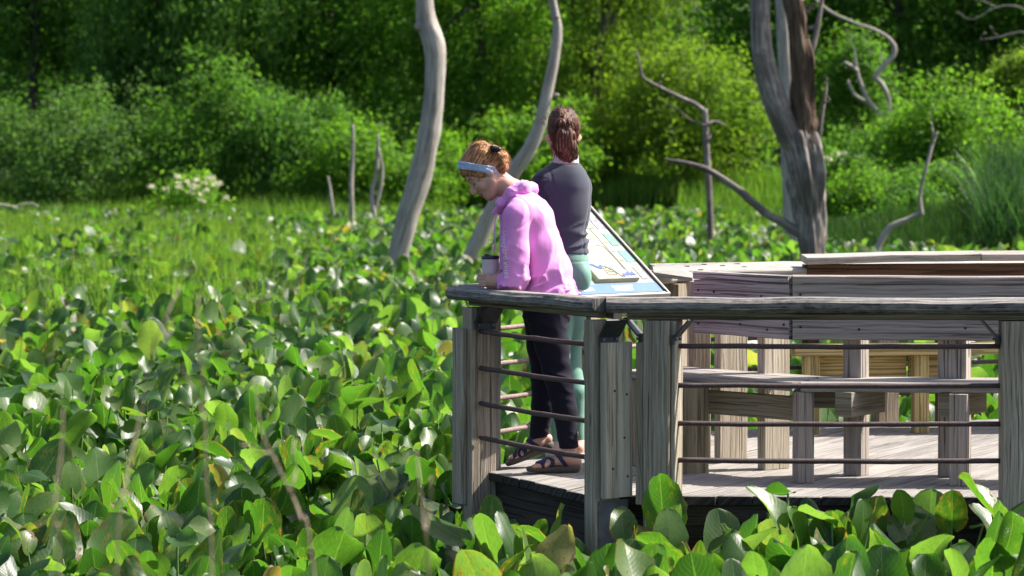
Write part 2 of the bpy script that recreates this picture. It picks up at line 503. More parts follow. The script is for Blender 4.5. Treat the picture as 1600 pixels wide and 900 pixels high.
bracket(rf, *off(px_, py_, -112, .075, .0), -112, w=.09)
px_, py_ = 2.325, 12.43
p = MB(); post(p, px_, py_, WATER - .3, ZC - .07, .135, .10, 0); p.build('post', M['post'], rf)
q = MB(); post(q, px_ + .09, py_ - .0, -.05, .66, .04, .13, 0); q.build('side_board', M['post'], rf)
bracket(rf, *off(px_, py_, 62, .072), 62, w=.10)
bracket(rf, *off(px_, py_, -90, .07), -90, w=.10)
rods(rf, (.72, 12.47), (2.32, 12.44))
# on past the picture's right edge
r3 = empty('deck_railing', (3.8, 12.9, 0), 'railing of the deck turning away beyond the last front post on the right', 'railing', 'railings round the deck')
mb = MB(); mb.board((RC[0] + .01, RC[1], ZC), (*RD, ZC), .14, .08, side=(-.5, .86, 0), bev=.022, wob=.008); mb.build('handrail', M['rail'], r3)
for (x, y) in ((2.99, 12.49), (4.5, 13.36)):
    p = MB(); post(p, x, y, WATER - .3, ZC - .05, .14, .1, 30); p.build('post', M['post'], r3)
rods(r3, (3.0, 12.5), (4.5, 13.36))

# --- back left railing behind the women
rb = empty('deck_railing', (.35, 14.5, 0), 'railing along the far left edge of the deck behind both women', 'railing', 'railings round the deck')
d = (Vector(RE) - Vector(RA)).normalized()
mb = MB(); mb.board((RA[0] + d.x * .045, RA[1] + d.y * .045, ZC), (*RE, ZC), .15, .072, side=(-d.y, d.x, 0), bev=.015, wob=.006, cutA=.05); mb.build('handrail', M['white_wood'], rb)
for (x, y) in ((.395, 14.60), (.915, 15.36)):
    p = MB(); post(p, x, y, WATER - .3, ZC - .04, .10, .14, 56); p.build('post', M['post'], rb)
rods(rb, (-.14, 13.62), (.38, 14.55), mat='rod_pale'); rods(rb, (.40, 14.62), (.90, 15.36), mat='rod_pale')

# --- back railing
rk = empty('deck_railing', (2.4, 16.0, 0), 'bleached back railing behind the benches with a broad pitted top', 'railing', 'railings round the deck')
d = (Vector(RG) - Vector(RE)).normalized()
mb = MB()
mb.board((RE[0] - d.x * .10, RE[1] - d.y * .10 + .02, ZC + .018), (*RG, ZC + .018), .27, .06, side=(-d.y, d.x, .13), bev=.01, wob=.008); mb.build('handrail', M['white_wood'], rk)
for (kx, ky) in ((1045, 417.5), (1078, 416), (1052, 421), (1066, 423), (1100, 417.5), (1130, 416), (1128, 419), (1040, 424)):   # knot holes in its top
    t_ = (kx - 1040) / 240; x_, y_ = RE[0] + (RG[0] - RE[0]) * (.02 + t_ * .25), RE[1] + (RG[1] - RE[1]) * (.02 + t_ * .25)
    m2 = MB(); o_ = (418.5 - ky) * .035
    c_ = Vector((x_ - d.y * o_, y_ + d.x * o_, ZC + .0485 + .13 * o_))
    m2.tube([c_ - Vector((0, 0, .02)), c_ + Vector((0, 0, .0015))], .017, 9, lump=.3); m2.build('knot', M['dark'], rk)
mb = MB()   # broken pale corner piece lying over the joint
for q in ((.79, 14.98, .935), (.99, 14.75, .915), (1.045, 14.92, .915), (.94, 15.35, .955), (.80, 15.30, .955)): mb.v.append(Vector(q))
for i in range(5): mb.v.append(mb.v[i] - Vector((0, 0, .02)))
mb.face((0, 1, 2, 3, 4), [(v.x, v.y) for v in mb.v[:5]]); mb.face((9, 8, 7, 6, 5), [(v.x, v.y) for v in mb.v[:5]])
for i in range(5):
    j = (i + 1) % 5; mb.face((i, i + 5, j + 5, j), [(0, 0), (0, .02), (.2, .02), (.2, 0)])
mb.build('corner_piece', M['white_wood'], rk)
for t in (.0, .34, .62, .93):
    x, y = RE[0] + (RG[0] - RE[0]) * t + .03, RE[1] + (RG[1] - RE[1]) * t - .02
    p = MB(); post(p, x, y, WATER - .3, ZC - .02, .14, .10, 24); p.build('post', M['post'], rk)
rods(rk, (RE[0], RE[1] - .0), (RG[0], RG[1] - .0), mat='rod')

# ------------------------------------------------------------------ benches
def seat_strip(mb, pts, depth, z, t, n=3, gap=.006):
    """planks following a bent front edge; pts front-edge corners left to right"""
    P = [Vector((x, y)) for x, y in pts]
    N = []
    for i in range(len(P)):
        if i == 0: dd = (P[1] - P[0]).normalized(); N.append(Vector((-dd.y, dd.x)))
        elif i == len(P) - 1: dd = (P[-1] - P[-2]).normalized(); N.append(Vector((-dd.y, dd.x)))
        else:
            d0 = (P[i] - P[i - 1]).normalized(); d1 = (P[i + 1] - P[i]).normalized()
            n0, n1 = Vector((-d0.y, d0.x)), Vector((-d1.y, d1.x)); b = (n0 + n1).normalized(); N.append(b / b.dot(n1))
    w = depth / n
    for i in range(len(P) - 1):
        dd = (P[i + 1] - P[i]).normalized(); nn = Vector((-dd.y, dd.x))
        for k in range(n):
            f0, f1 = k * w, (k + 1) * w - gap
            a0, a1 = P[i] + N[i] * f0, P[i] + N[i] * f1
            b0, b1 = P[i + 1] + N[i + 1] * f0, P[i + 1] + N[i + 1] * f1
            g = dd * .002
            c0, c1 = (a0 + a1) / 2 + g, (b0 + b1) / 2 - g
            hw = (f1 - f0) / 2
            mb.board((c0.x, c0.y, z - t / 2), (c1.x, c1.y, z - t / 2), f1 - f0, t, side=(nn.x, nn.y, 0), wob=.002,
                     cutA=(a1 - a0).dot(dd) / 2, cutB=(b1 - b0).dot(dd) / 2)


bench = empty('bench', (1.6, 13.2, 0), 'weathered grey bench with a bent plank seat facing the front railing', 'bench', 'benches on the deck')
S0, S1, S2 = (.565, 13.78), (1.375, 13.02), (3.3, 12.84)
mb = MB(); seat_strip(mb, (S0, S1, S2), .40, .487, .044); mb.build('seat', M['seat'], bench)
K0, K1, K2 = Vector((.945, 13.77)), Vector((1.385, 13.30)), Vector((3.3, 13.12))
for (a, b, mt, sx) in ((K0, K1, 'bench_pink', 0), (K1, K2, 'bench_grey', .003)):
    dd = (b - a).normalized(); nn = Vector((-dd.y, dd.x))
    a2, b2 = a + dd * sx, b - dd * .002
    mb = MB()
    mb.board((a2.x, a2.y, .815), (b2.x, b2.y, .815), .275, .042, side=(0, 0, 1), wob=.003, bev=.005)
    Lb = (b2 - a2).length
    for (fu, vz) in ((.05, .90), (.05, .73), (.22, .895), (.5, .74), (.72, .885), (.78, .72), (.95, .75)) if Lb < 1 else ((.02, .90), (.02, .74), (.16, .88), (.17, .73), (.42, .885), (.44, .74), (.58, .76)):
        c_ = a2 + dd * (Lb * fu) - nn * .021
        mb.tube([(c_.x, c_.y, vz), (c_.x - nn.x * .0035, c_.y - nn.y * .0035, vz)], .0065, 7, m=1, lump=.2)
    mb.build('backrest', [M[mt], M['dark']], bench)
    mb = MB()
    mb.board((a2.x + nn.x * .02, a2.y + nn.y * .02, .974), (b2.x + nn.x * .02, b2.y + nn.y * .02, .974), .095, .038, side=(nn.x, nn.y, 0), wob=.003, bev=.007)
    mb.build('top_rail', M[mt], bench)
for (x, y, z1, w, dp, yaw, mt) in (
        (.605, 13.80, .44, .07, .13, 20, 'bench_leg'), (.905, 13.42, .44, .150, .06, 30, 'bench_leg'), (1.415, 13.06, .44, .085, .085, 12, 'bench_grey'),
        (2.155, 12.95, .44, .085, .085, -18, 'bench_grey'), (3.0, 12.93, .44, .09, .09, -18, 'bench_grey')):
    p = MB(); post(p, x, y, .002, z1, w, dp, yaw); p.build('leg', M[mt], bench)
for (x, y, w, dp, yaw, mt) in ((1.135, 13.93, .185, .05, 34, 'board_pale'), (1.325, 13.62, .17, .06, 36, 'board_pale'), (.98, 14.02, .10, .06, 20, 'post'),
                           (1.71, 13.36, .10, .09, -36, 'bench_grey'), (2.19, 13.31, .15, .07, -32, 'bench_grey'), (3.1, 13.28, .10, .09, -32, 'bench_grey')):
    z1 = .93
    p = MB(); post(p, x, y, .002, z1, w, dp, yaw); p.build('back_post', M[mt], bench)
p = MB(); p.board((.955, 13.60, .345), (1.40, 13.20, .345), .118, .04, side=(0, 0, 1)); p.build('brace', M['bench_leg'], bench)
for (x, y) in ((1.60, 12.98), (2.10, 12.98)):
    p = MB(); x2, y2 = off(x, y, -36, -.34); p.board((x, y, .385), (x2, y2, .385), .12, .09, side=(0, 0, 1)); p.build('brace', M['bench_leg'], bench)
p = MB(); p.board((1.45, 13.2, .40), (1.75, 13.12, .40), .10, .04, side=(0, 0, 1)); p.build('brace', M['bench_leg'], bench)

b2 = empty('bench', (2.3, 15.5, 0), 'bench at the back of the deck with a fresh yellow pine seat and brown backrest', 'bench', 'benches on the deck')
mb = MB(); seat_strip(mb, ((1.60, 15.22), (3.9, 15.52)), .34, .497, .048); mb.build('seat', M['new'], b2)
dd = Vector((2.3, .30)).normalized(); nn = Vector((-dd.y, dd.x))
def bp(u, v): q = Vector((1.60, 15.22)) + dd * u + nn * v; return q.x, q.y
mb = MB(); mb.board((*bp(.17, .40), .868), (*bp(2.3, .40), .868), .17, .04, side=(0, 0, 1)); mb.build('backrest', M['brown'], b2)
mb = MB(); mb.board((*bp(.15, .40), .985), (*bp(1.19, .40), .998), .15, .042, side=(nn.x, nn.y, .10), wob=.006); mb.build('top_rail', M['white_wood'], b2)
mb = MB(); mb.board((*bp(1.195, .40), .998), (*bp(2.3, .42), .985), .15, .042, side=(nn.x, nn.y, .10), wob=.006); mb.build('top_rail', M['bench_grey'], b2)
for u in (.20, .45, 1.0, 1.75):
    p = MB(); post(p, *bp(u, .44), .002, .95, .09, .06, 7); p.build('back_post', M['brown'], b2)
for u in (.11, .75, 1.6):
    p = MB(); post(p, *bp(u, .07), .002, .445, .085, .085, 7); p.build('leg', M['new'], b2)
for (u0, u1) in ((.17, .69), (.71, .92)):
    p = MB(); p.board((*bp(u0, .16), .375), (*bp(u1, .16), .375), .14, .035, side=(0, 0, 1)); p.build('apron', M['new'], b2)
p = MB(); post(p, *bp(1.0, .10), .002, .445, .09, .09, 20); p.build('leg', M['brown'], b2)

# ------------------------------------------------------------------ interpretive map panel
sg = empty('map_panel', (.45, 14.25, 0), 'slanted interpretive map panel with a blue bottom band beside the standing woman', 'sign')
BRc = W(1043, 458, 14.40); up = Vector((-.40, .50, .447)); upl = up.length; upn = up.normalized()
rt = Vector((.5, .4, 0)).normalized(); nrmS = rt.cross(upn).normalized()
SWd = .645
def sp(u, v, h=0.0):     # u from the left edge, v from the bottom, h proud of the face (metres)
    return BRc - rt * (SWd - u) + upn * v + nrmS * h
M['cream'] = rough_mat('sign_cream_print', (.42, .41, .325), .5, .03, 6)
def flat_mat(name, col, rough=.5): return rough_mat(name, col, rough, .06, 25)
M['sign_white'] = flat_mat('sign_white_print', (.66, .65, .60)); M['sign_blue'] = flat_mat('sign_blue_band', (.05, .14, .29)); M['map_cream'] = flat_mat('map_cream', (.42, .405, .29))
M['map_green'] = flat_mat('map_pale_green', (.52, .56, .34)); M['map_blue'] = flat_mat('map_river_blue', (.02, .06, .25)); M['map_ink'] = flat_mat('map_ink', (.06, .07, .06))
M['photo_teal'] = rough_mat('photo_teal', (.09, .26, .25), .5, .6, 50); M['photo_grey'] = rough_mat('photo_grey', (.20, .20, .24), .5, .7, 45); M['photo_green'] = rough_mat('photo_green', (.10, .27, .17), .5, .6, 50)
M['sign_edge'] = flat_mat('sign_edge_board', (.40, .37, .24)); M['alu'] = rough_mat('panel_frame_metal', (.33, .31, .30), .45, .1, 20, metallic=.6); M['black_metal'] = rough_mat('panel_frame_dark', (.03, .028, .028), .5, .2, 20)


def slab(mb, u0, v0, u1, v1, h0, h1, m=0):
    b = len(mb.v)
    for h in (h0, h1):
        for (u, v) in ((u0, v0), (u1, v0), (u1, v1), (u0, v1)): mb.v.append(sp(u, v, h))
    mb.face((b + 4, b + 5, b + 6, b + 7), ((u0, v0), (u1, v0), (u1, v1), (u0, v1)), m)
    mb.face((b + 3, b + 2, b + 1, b), ((u0, v1), (u1, v1), (u1, v0), (u0, v0)), m)
    for i in range(4):
        j = (i + 1) % 4; mb.face((b + i, b + j, b + 4 + j, b + 4 + i), ((0, 0), (.1, 0), (.1, .01), (0, .01)), m)


def blobshape(mb, pts, h0, h1):
    b = len(mb.v); n = len(pts)
    for h in (h0, h1):
        for (u, v) in pts: mb.v.append(sp(mu(u), v, h))
    mb.face(tuple(b + n + i for i in range(n)), pts)
    for i in range(n):
        j = (i + 1) % n; mb.face((b + i, b + j, b + n + j, b + n + i), ((0, 0), (.1, 0), (.1, .01), (0, .01)))


PH = upl


def mu(u): return .225 + (u - .08) * .50


mb = MB(); slab(mb, 0, 0, SWd, PH, -.012, 0); mb.build('panel', M['cream'], sg)
mb = MB()
for (a, b_) in (((-.006, -.012), (-.006, PH + .012)), ((SWd + .006, -.012), (SWd + .006, PH + .012)), ((-.006, PH + .006), (SWd + .006, PH + .006)), ((-.006, -.006), (SWd + .006, -.006))):
    mb.board(sp(*a, -.006), sp(*b_, -.006), .014, .03, side=nrmS.cross((sp(*b_) - sp(*a)).normalized()), bev=.003)
mb.build('frame', M['alu'], sg)
mb = MB(); slab(mb, SWd - .012, .02, SWd - .001, PH, .0, .012); mb.build('edge_strip', M['black_metal'], sg)
mb = MB(); slab(mb, .02, .015, SWd - .02, .098, .001, .003); mb.build('blue_band', M['sign_blue'], sg)
mb = MB()
random.seed(5)
for r_ in range(4):
    slab(mb, .30, .034 + r_ * .013, .30 + random.uniform(.09, .15), .039 + r_ * .013, .003, .0045)
slab(mb, .06, .04, .16, .07, .003, .0045)
mb.build('band_lettering', M['sign_white'], sg)
mb = MB(); slab(mb, mu(.08), .11, mu(.66), PH - .10, .001, .026); rm = mb.build('map_board', M['sign_edge'], sg)
mb = MB(); slab(mb, mu(.086), .113, mu(.654), PH - .103, .026, .028); mb.build('map_face', M['map_cream'], sg)
mb = MB()
blobshape(mb, [(.30, .24), (.36, .22), (.44, .20), (.50, .215), (.53, .25), (.50, .30), (.45, .33), (.40, .36), (.34, .40), (.28, .44), (.25, .43), (.29, .37), (.31, .30)], .028, .030)
blobshape(mb, [(.13, .26), (.19, .23), (.24, .25), (.26, .30), (.22, .35), (.16, .36), (.12, .31)], .028, .030)
blobshape(mb, [(.12, .44), (.22, .42), (.30, .46), (.40, .47), (.42, .50), (.30, .53), (.2, .52), (.12, .5)], .028, .030)
mb.build('map_woodland', M['map_green'], sg)
mb = MB()
blobshape(mb, [(.43, .125), (.47, .15), (.50, .145), (.53, .16), (.57, .15), (.61, .165), (.64, .13), (.61, .128), (.58, .135), (.53, .128), (.49, .13), (.46, .118)], .028, .031)
blobshape(mb, [(.10, .235), (.15, .222), (.19, .20), (.235, .19), (.265, .205), (.27, .235), (.245, .228), (.22, .215), (.17, .23), (.12, .245)], .028, .031)
mb.build('map_water', M['map_blue'], sg)
mb = MB()
def line(pts, w=.0022):
    for a, b_ in zip(pts[:-1], pts[1:]):
        a_, c_ = sp(mu(a[0]), a[1], .0305), sp(mu(b_[0]), b_[1], .0305); mb.board(a_, c_, w, .002, side=nrmS.cross((c_ - a_).normalized()), bev=.0003, segs=1)
line([(.26, .22), (.30, .215), (.34, .195), (.38, .17), (.41, .145), (.42, .118)], .0035)
line([(.10, .40), (.20, .405), (.25, .38), (.29, .40), (.36, .385), (.45, .40), (.53, .39), (.545, .30), (.54, .18)])
line([(.14, .30), (.18, .27), (.22, .29), (.25, .34), (.22, .38)]); line([(.26, .14), (.38, .14), (.38, .20), (.26, .20), (.26, .14)])
line([(.10, .55), (.64, .55)]); line([(.56, .12), (.56, .55)], .0026); line([(.10, .47), (.3, .48), (.43, .45), (.54, .47)])
line([(.58, .26), (.64, .26)]); line([(.58, .34), (.64, .34)]); line([(.58, .42), (.64, .42)]); line([(.28, .165), (.36, .165)], .004); line([(.28, .18), (.34, .18)], .003)
mb.build('map_linework', M['map_ink'], sg)
for i, (v0, mt) in enumerate(((.125, 'photo_grey'), (.277, 'photo_teal'), (.429, 'photo_green'), (.581, 'photo_grey'))):
    mb = MB(); slab(mb, .560, v0, .618, v0 + .108, .001, .003); mb.build('photo', M[mt], sg)
mb = MB()
for i, v0 in enumerate((.125, .265, .405, .545)):
    for k in range(6): slab(mb, .522, v0 + .01 + k * .016, .522 + random.uniform(.018, .028), v0 + .013 + k * .016, .001, .0025)
for k in range(3): slab(mb, .36, PH - .065 + k * .016, .36 + random.uniform(.12, .24), PH - .061 + k * .016, .001, .0025)
mb.build('caption_text', flat_mat('caption_ink', (.28, .28, .24)), sg)
for i, (u0, v0, u1, v1) in enumerate(((.52, .25, .552, .275), (.522, .39, .55, .412), (.521, .53, .55, .55))):
    mb = MB(); slab(mb, u0, v0, u1, v1, .001, .003); mb.build('caption_patch', M['map_green'], sg)
for u in (.15, .50):
    q = sp(u, .30, -.03)
    mb = MB(); mb.board((q.x, q.y, .004), (q.x, q.y, q.z), .07, .05, side=rt); mb.build('pedestal_leg', M['black_metal'], sg)
mb = MB(); mb.board(sp(.12, .32, -.024), sp(SWd - .12, .32, -.024), .06, .022, side=upn); mb.build('cross_bar', M['black_metal'], sg)
# ------------------------------------------------------------------ ground and water
def shore(x, y):
    """signed metres inland of the water's edge"""
    w = 1.5 * math.sin(x * .45 + 1) + .8 * math.sin(x * 1.3)
    return max(y - (79 + w), min(y - 49.5 - .5 * math.sin(x), (x - .117 * y) * 1.4 + .6 * math.sin(y * .5)))


def ground_z(x, y):
    s = shore(x, y)
    z = WATER - .25 + .25 * min(1, max(0, (s + 3) / 3)) + .85 * min(1, max(0, s / 7))
    if s > 7: z += min(1.2, (s - 7) * .05)
    if y > 104: z += (y - 104) * .33 if y < 170 else 66 * .33
    return z


def terrain():
    xs = np.concatenate([np.linspace(-900, -60, 8), np.linspace(-48, 60, 82), np.linspace(80, 900, 8)])
    ys = np.concatenate([np.linspace(-60, 40, 12), np.linspace(44, 130, 66), np.linspace(140, 1500, 18)])
    v = np.array([(x, y, ground_z(x, y)) for y in ys for x in xs])
    nx, ny = len(xs), len(ys)
    i = np.arange(nx - 1)[None, :] + np.arange(ny - 1)[:, None] * nx
    f = np.stack([i, i + 1, i + 1 + nx, i + nx], -1).reshape(-1, 4)
    t = NT('bank_soil')
    co = t.n('TexCoord').outputs['Object']
    c = t.ramp(t.noise(co, .8, 6), [(.3, (.018, .014, .009)), (.55, (.03, .035, .012)), (.8, (.035, .055, .015))])
    m = t.surf(t.n('BsdfPrincipled', {'Base Color': c, 'Roughness': .95}).outputs[0])
    o = np_mesh('ground', v, f, m, smooth=True); tag(o, kind='structure')
    t = NT('marsh_water')
    co = t.n('TexCoord').outputs['Object']
    b = t.n('Bump', {'Height': t.noise(co, 3, 3), 'Strength': .15, 'Distance': .02})
    c = t.ramp(t.noise(co, 1.3, 4), [(.3, (.012, .011, .006)), (.7, (.03, .028, .014))])
    m = t.surf(t.n('BsdfPrincipled', {'Base Color': c, 'Roughness': .12, 'Normal': b.outputs[0]}).outputs[0])
    v = np.array([(-300, -60, WATER), (300, -60, WATER), (300, 99, WATER), (-300, 99, WATER)], float)
    o = np_mesh('water', v, np.array([[0, 1, 2, 3]]), m); tag(o, kind='structure')


terrain()

# ------------------------------------------------------------------ spatterdock leaves
def leaf_template(rows, cols, rng, L=1.0):
    """heart-shaped blade, base at the origin, tip along +Y, upper face +Z (unit length)"""
    Wd = rng.uniform(.78, 1.0); lobe = rng.uniform(.16, .26); pw_ = rng.uniform(.8, 1.0)
    fold = rng.uniform(-.02, .30); curl = rng.uniform(-.35, .6); wa = rng.uniform(.03, .11); cup = rng.uniform(-1.3, .9); wf = rng.uniform(4, 9); wp = rng.uniform(0, 6)
    skew = rng.uniform(-.1, .1); twist = rng.uniform(-.4, .4)
    T = np.concatenate([[-lobe, -lobe * .55], np.linspace(0, 1, rows)[:-1] ** .9, [.95, .985, 1.0]]) if rows > 4 else np.array([-lobe, 0, .35, .72, 1.0])
    V, UV, FC = [], [], []
    for half in (-1, 1):
        b = len(V)
        for t in T:
            k = (t + lobe) / (1 + lobe)
            wmax = Wd / 2 * (math.sin(PI * min(1, max(0.0, k)) ** .80) ** .43 if 0 < k < 1 else 0.0)
            if t < 0: wmax = max(wmax, Wd * .22 if t > -lobe else Wd * .16)
            if t >= 1: wmax = Wd * .05
            wmin = 0 if t >= 0 else abs(t) / lobe * Wd * .12
            for c in range(cols + 1):
                s = c / cols
                x = wmin + (wmax - wmin) * s
                nib = 0
                if s == 1 and 0 < t < 1: x *= 1 + rng.uniform(-.09, .03); nib = rng.uniform(-.02, .02)
                y = t + nib
                z = fold * x - curl * max(0, t) ** 2 * .6 + wa * math.sin(wf * t + wp + half) * (s ** 1.5) + cup * x * x
                z += twist * half * x * t * .6
                V.append((half * x + skew * t * (1 - t), y, z)); UV.append((half * s, t))
        n = cols + 1
        for r in range(len(T) - 1):
            for c in range(cols):
                q = (b + r * n + c, b + r * n + c + 1, b + (r + 1) * n + c + 1, b + (r + 1) * n + c)
                FC.append(q if half > 0 else q[::-1])
    return np.array(V), np.array(FC), np.array(UV)


def rot_leaf(az, el, roll):
    """matrices turning leaf space so the midrib points to azimuth az at elevation el, rolled about itself"""
    ca, sa, ce, se = np.cos(az), np.sin(az), np.cos(el), np.sin(el)
    d = np.stack([ca * ce, sa * ce, se], -1)
    x = np.stack([sa, -ca, 0 * sa], -1)                       # right of the midrib
    z = np.cross(x, d)
    cr, sr = np.cos(roll)[:, None], np.sin(roll)[:, None]
    x2 = x * cr + z * sr; z2 = -x * sr + z * cr
    return np.stack([x2, d, z2], -1)                          # columns


def spatter_mat():
    t = NT('spatterdock_leaf')
    tint = t.n('Attribute', attribute_name='tint').outputs['Fac']
    age = t.n('Attribute', attribute_name='age').outputs['Fac']
    rnd = t.n('ObjectInfo').outputs['Random']
    tt = t.math('FRACT', t.math('ADD', tint, t.math('MULTIPLY', rnd, 3.7)))
    col = t.ramp(tt, [(.0, (.020, .060, .012)), (.30, (.032, .092, .014)), (.60, (.052, .122, .020)), (.80, (.085, .158, .036)), (.96, (.12, .19, .062)), (.985, (.15, .19, .06)), (.994, (.24, .16, .07))])
    uv = t.n('UVMap').outputs[0]
    sx = t.n('SeparateXYZ', {0: uv})
    au = t.math('ABSOLUTE', sx.outputs[0])
    rib = t.math('LESS_THAN', au, .035)
    vein = t.math('SINE', t.math('MULTIPLY', t.math('SUBTRACT', sx.outputs[1], t.math('MULTIPLY', au, .42)), 62.))
    vl = t.math('GREATER_THAN', vein, .86)
    col = t.mix(t.math('MULTIPLY', t.math('MAXIMUM', rib, t.math('MULTIPLY', vl, .35)), .5), col, (.13, .22, .06))
    of = t.n('CombineXYZ', {0: t.math('MULTIPLY', tt, 53.), 1: t.math('MULTIPLY', tint, 31.), 2: t.math('MULTIPLY', rnd, 17.)}).outputs[0]
    p = t.n('VectorMath', {0: uv, 1: of}, operation='ADD').outputs[0]
    nz = t.noise(p, 3.2, 5, .7)
    th = t.math('SUBTRACT', .80, t.math('MULTIPLY', age, .27))
    edge = t.math('MULTIPLY', t.math('POWER', au, 6.), t.math('MULTIPLY', age, .16))
    sp_ = t.n('MapRange', {0: t.math('ADD', nz, edge), 1: th, 2: t.math('ADD', th, .035)}).outputs[0]
    halo = t.n('MapRange', {0: t.math('ADD', nz, edge), 1: t.math('SUBTRACT', th, .10), 2: th}).outputs[0]
    brown = t.ramp(t.noise(p, 9, 3), [(.35, (.07, .028, .010)), (.55, (.20, .10, .035)), (.7, (.34, .25, .11))])
    col = t.mix(t.math('MULTIPLY', halo, .5), col, (.16, .17, .02))
    col = t.mix(sp_, col, brown)
    mot = t.noise(p, 11, 3)
    col = t.mix(t.math('MULTIPLY', t.n('MapRange', {0: mot, 1: .45, 2: .7}).outputs[0], .35), col, (.015, .045, .012))
    hb = t.math('ADD', t.math('MULTIPLY', vein, .16), t.math('MULTIPLY', t.noise(p, 5, 3), 1.5))
    b = t.n('Bump', {'Height': hb, 'Strength': .16, 'Distance': .004})
    ro = t.math('MULTIPLY_ADD', t.noise(p, 4, 2), .20, .31)
    pr = t.n('BsdfPrincipled', {'Base Color': col, 'Roughness': t.math('ADD', ro, t.math('MULTIPLY', sp_, .3)), 'Specular IOR Level': .58, 'Normal': b.outputs[0]})
    tc = t.mix(1., col, (2.15, 2.4, .85), 'MULTIPLY')
    tr = t.n('BsdfTranslucent', {'Color': tc, 'Normal': b.outputs[0]})
    return t.surf(t.n('MixShader', {0: .50, 1: pr.outputs[0], 2: tr.outputs[0]}).outputs[0])


M['spatter'] = spatter_mat()
M['petiole'] = rough_mat('leaf_stalk', (.12, .20, .05), .5, .3, 8)
LR = np.random.default_rng(5)
T_HI = [leaf_template(9, 4, LR) for _ in range(16)]
T_MD = [leaf_template(6, 2, LR) for _ in range(14)]
T_LO = [leaf_template(4, 1, LR) for _ in range(10)]


def batch(templates, pos, az, el, roll, size, tint, age):
    """all leaves of one level of detail as arrays"""
    N = len(pos); which = LR.integers(0, len(templates), N)
    VV, FF, UU, TT, AA = [], [], [], [], []; base = 0
    R = rot_leaf(az, el, roll)
    for w, (v, f, uv) in enumerate(templates):
        s = np.where(which == w)[0]
        if not len(s): continue
        P = np.einsum('nij,vj->nvi', R[s], v) * size[s, None, None] + pos[s, None, :]
        n = len(v)
        VV.append(P.reshape(-1, 3)); FF.append((f[None] + (np.arange(len(s)) * n)[:, None, None]).reshape(-1, 4) + base)
        UU.append(np.tile(uv[f].reshape(-1, 2), (len(s), 1)))
        TT.append(np.repeat(tint[s], n)); AA.append(np.repeat(age[s], n)); base += len(s) * n
    return np.concatenate(VV), np.concatenate(FF), np.concatenate(UU), np.concatenate(TT), np.concatenate(AA)


def stalks(pos, root, r=.0045, sides=4):
    """thin bent stalks from root to leaf base"""
    N = len(pos); ks = np.linspace(0, 1, 5)
    P = root[:, None] + (pos - root)[:, None] * ks[None, :, None]
    bend = (pos - root) * np.array([1, 1, 0])
    P = P - bend[:, None] * (np.sin(ks * PI) * .25)[None, :, None]
    a = np.arange(sides) * 2 * PI / sides
    ring = np.stack([np.cos(a), np.sin(a), 0 * a], -1) * r
    V = (P[:, :, None, :] + ring[None, None]).reshape(-1, 3)
    f = []
    for i in range(4):
        for j in range(sides):
            q = i * sides + j; q2 = i * sides + (j + 1) % sides
            f.append((q, q2, q2 + sides, q + sides))
    f = np.array(f)
    return V, (f[None] + (np.arange(N) * 5 * sides)[:, None, None]).reshape(-1, 4)


def leaf_params(N, y=None):
    az = LR.uniform(0, 2 * PI, N)
    face = LR.random(N) < .58
    az = np.where(face, np.where(LR.random(N) < .6, PI / 2, -PI / 2) + LR.normal(0, .55, N), az)
    el = np.radians(np.clip(LR.normal(62, 20, N), -5, 95))
    flat = LR.random(N) < .10
    el = np.where(flat, np.radians(LR.uniform(-20, 22, N)), el)
    roll = LR.normal(0, .32, N)
    size = np.clip(LR.normal(.20, .05, N), .09, .33)
    tint = LR.random(N); age = np.clip(LR.beta(1.3, 2.2, N), 0, 1) ** .85
    return az, el, roll, size, tint, age


def in_deck(x, y, m=0.0):
    n = len(DECK)
    for i in range(n):
        a, b = DECK[i], DECK[(i + 1) % n]
        L = math.hypot(b[0] - a[0], b[1] - a[1])
        if ((b[0] - a[0]) * (y - a[1]) - (b[1] - a[1]) * (x - a[0])) / L < -m: return False
    return True


def in_view(x, y, m=.45): return abs(x) < y * .1905 + m


# --- the plants nearest the camera, each a thing of its own
PLANTS = []
def plant_mesh(i):
    n = int(LR.integers(4, 7))
    az, el, roll, size, tint, age = leaf_params(n)
    size *= .96
    az = np.arange(n) * 2 * PI / n + LR.normal(0, .5, n)
    out = LR.uniform(.05, .20, n)
    top = LR.uniform(.48, .70, n); top[0] = .72            # height of the leaf tips above the water
    bz = np.maximum(.16, top - np.maximum(0, np.sin(el)) * size)
    pos = np.stack([np.cos(az) * out, np.sin(az) * out, bz], -1)
    az = az + LR.normal(0, .9, n)
    v, f, uv, t_, a_ = batch(T_HI, pos, az, el, roll, size, tint * .0 + LR.random(n), age)
    sv, sf = stalks(pos, pos * np.array([.25, .25, 0]) + np.array([0, 0, -.2]), .0055, 5)
    nf = len(f)
    fv = np.concatenate([f, sf + len(v)])
    me_o = np_mesh('spatterdock_plant', np.concatenate([v, sv]), fv, [M['spatter'], M['petiole']],
                   uv=np.concatenate([uv, np.zeros((len(sf) * 4, 2))]),
                   attrs={'tint': np.concatenate([t_, np.zeros(len(sv))]), 'age': np.concatenate([a_, np.zeros(len(sv))])}, smooth=True,
                   mi=np.concatenate([np.zeros(nf), np.ones(len(sf))]))
    return me_o


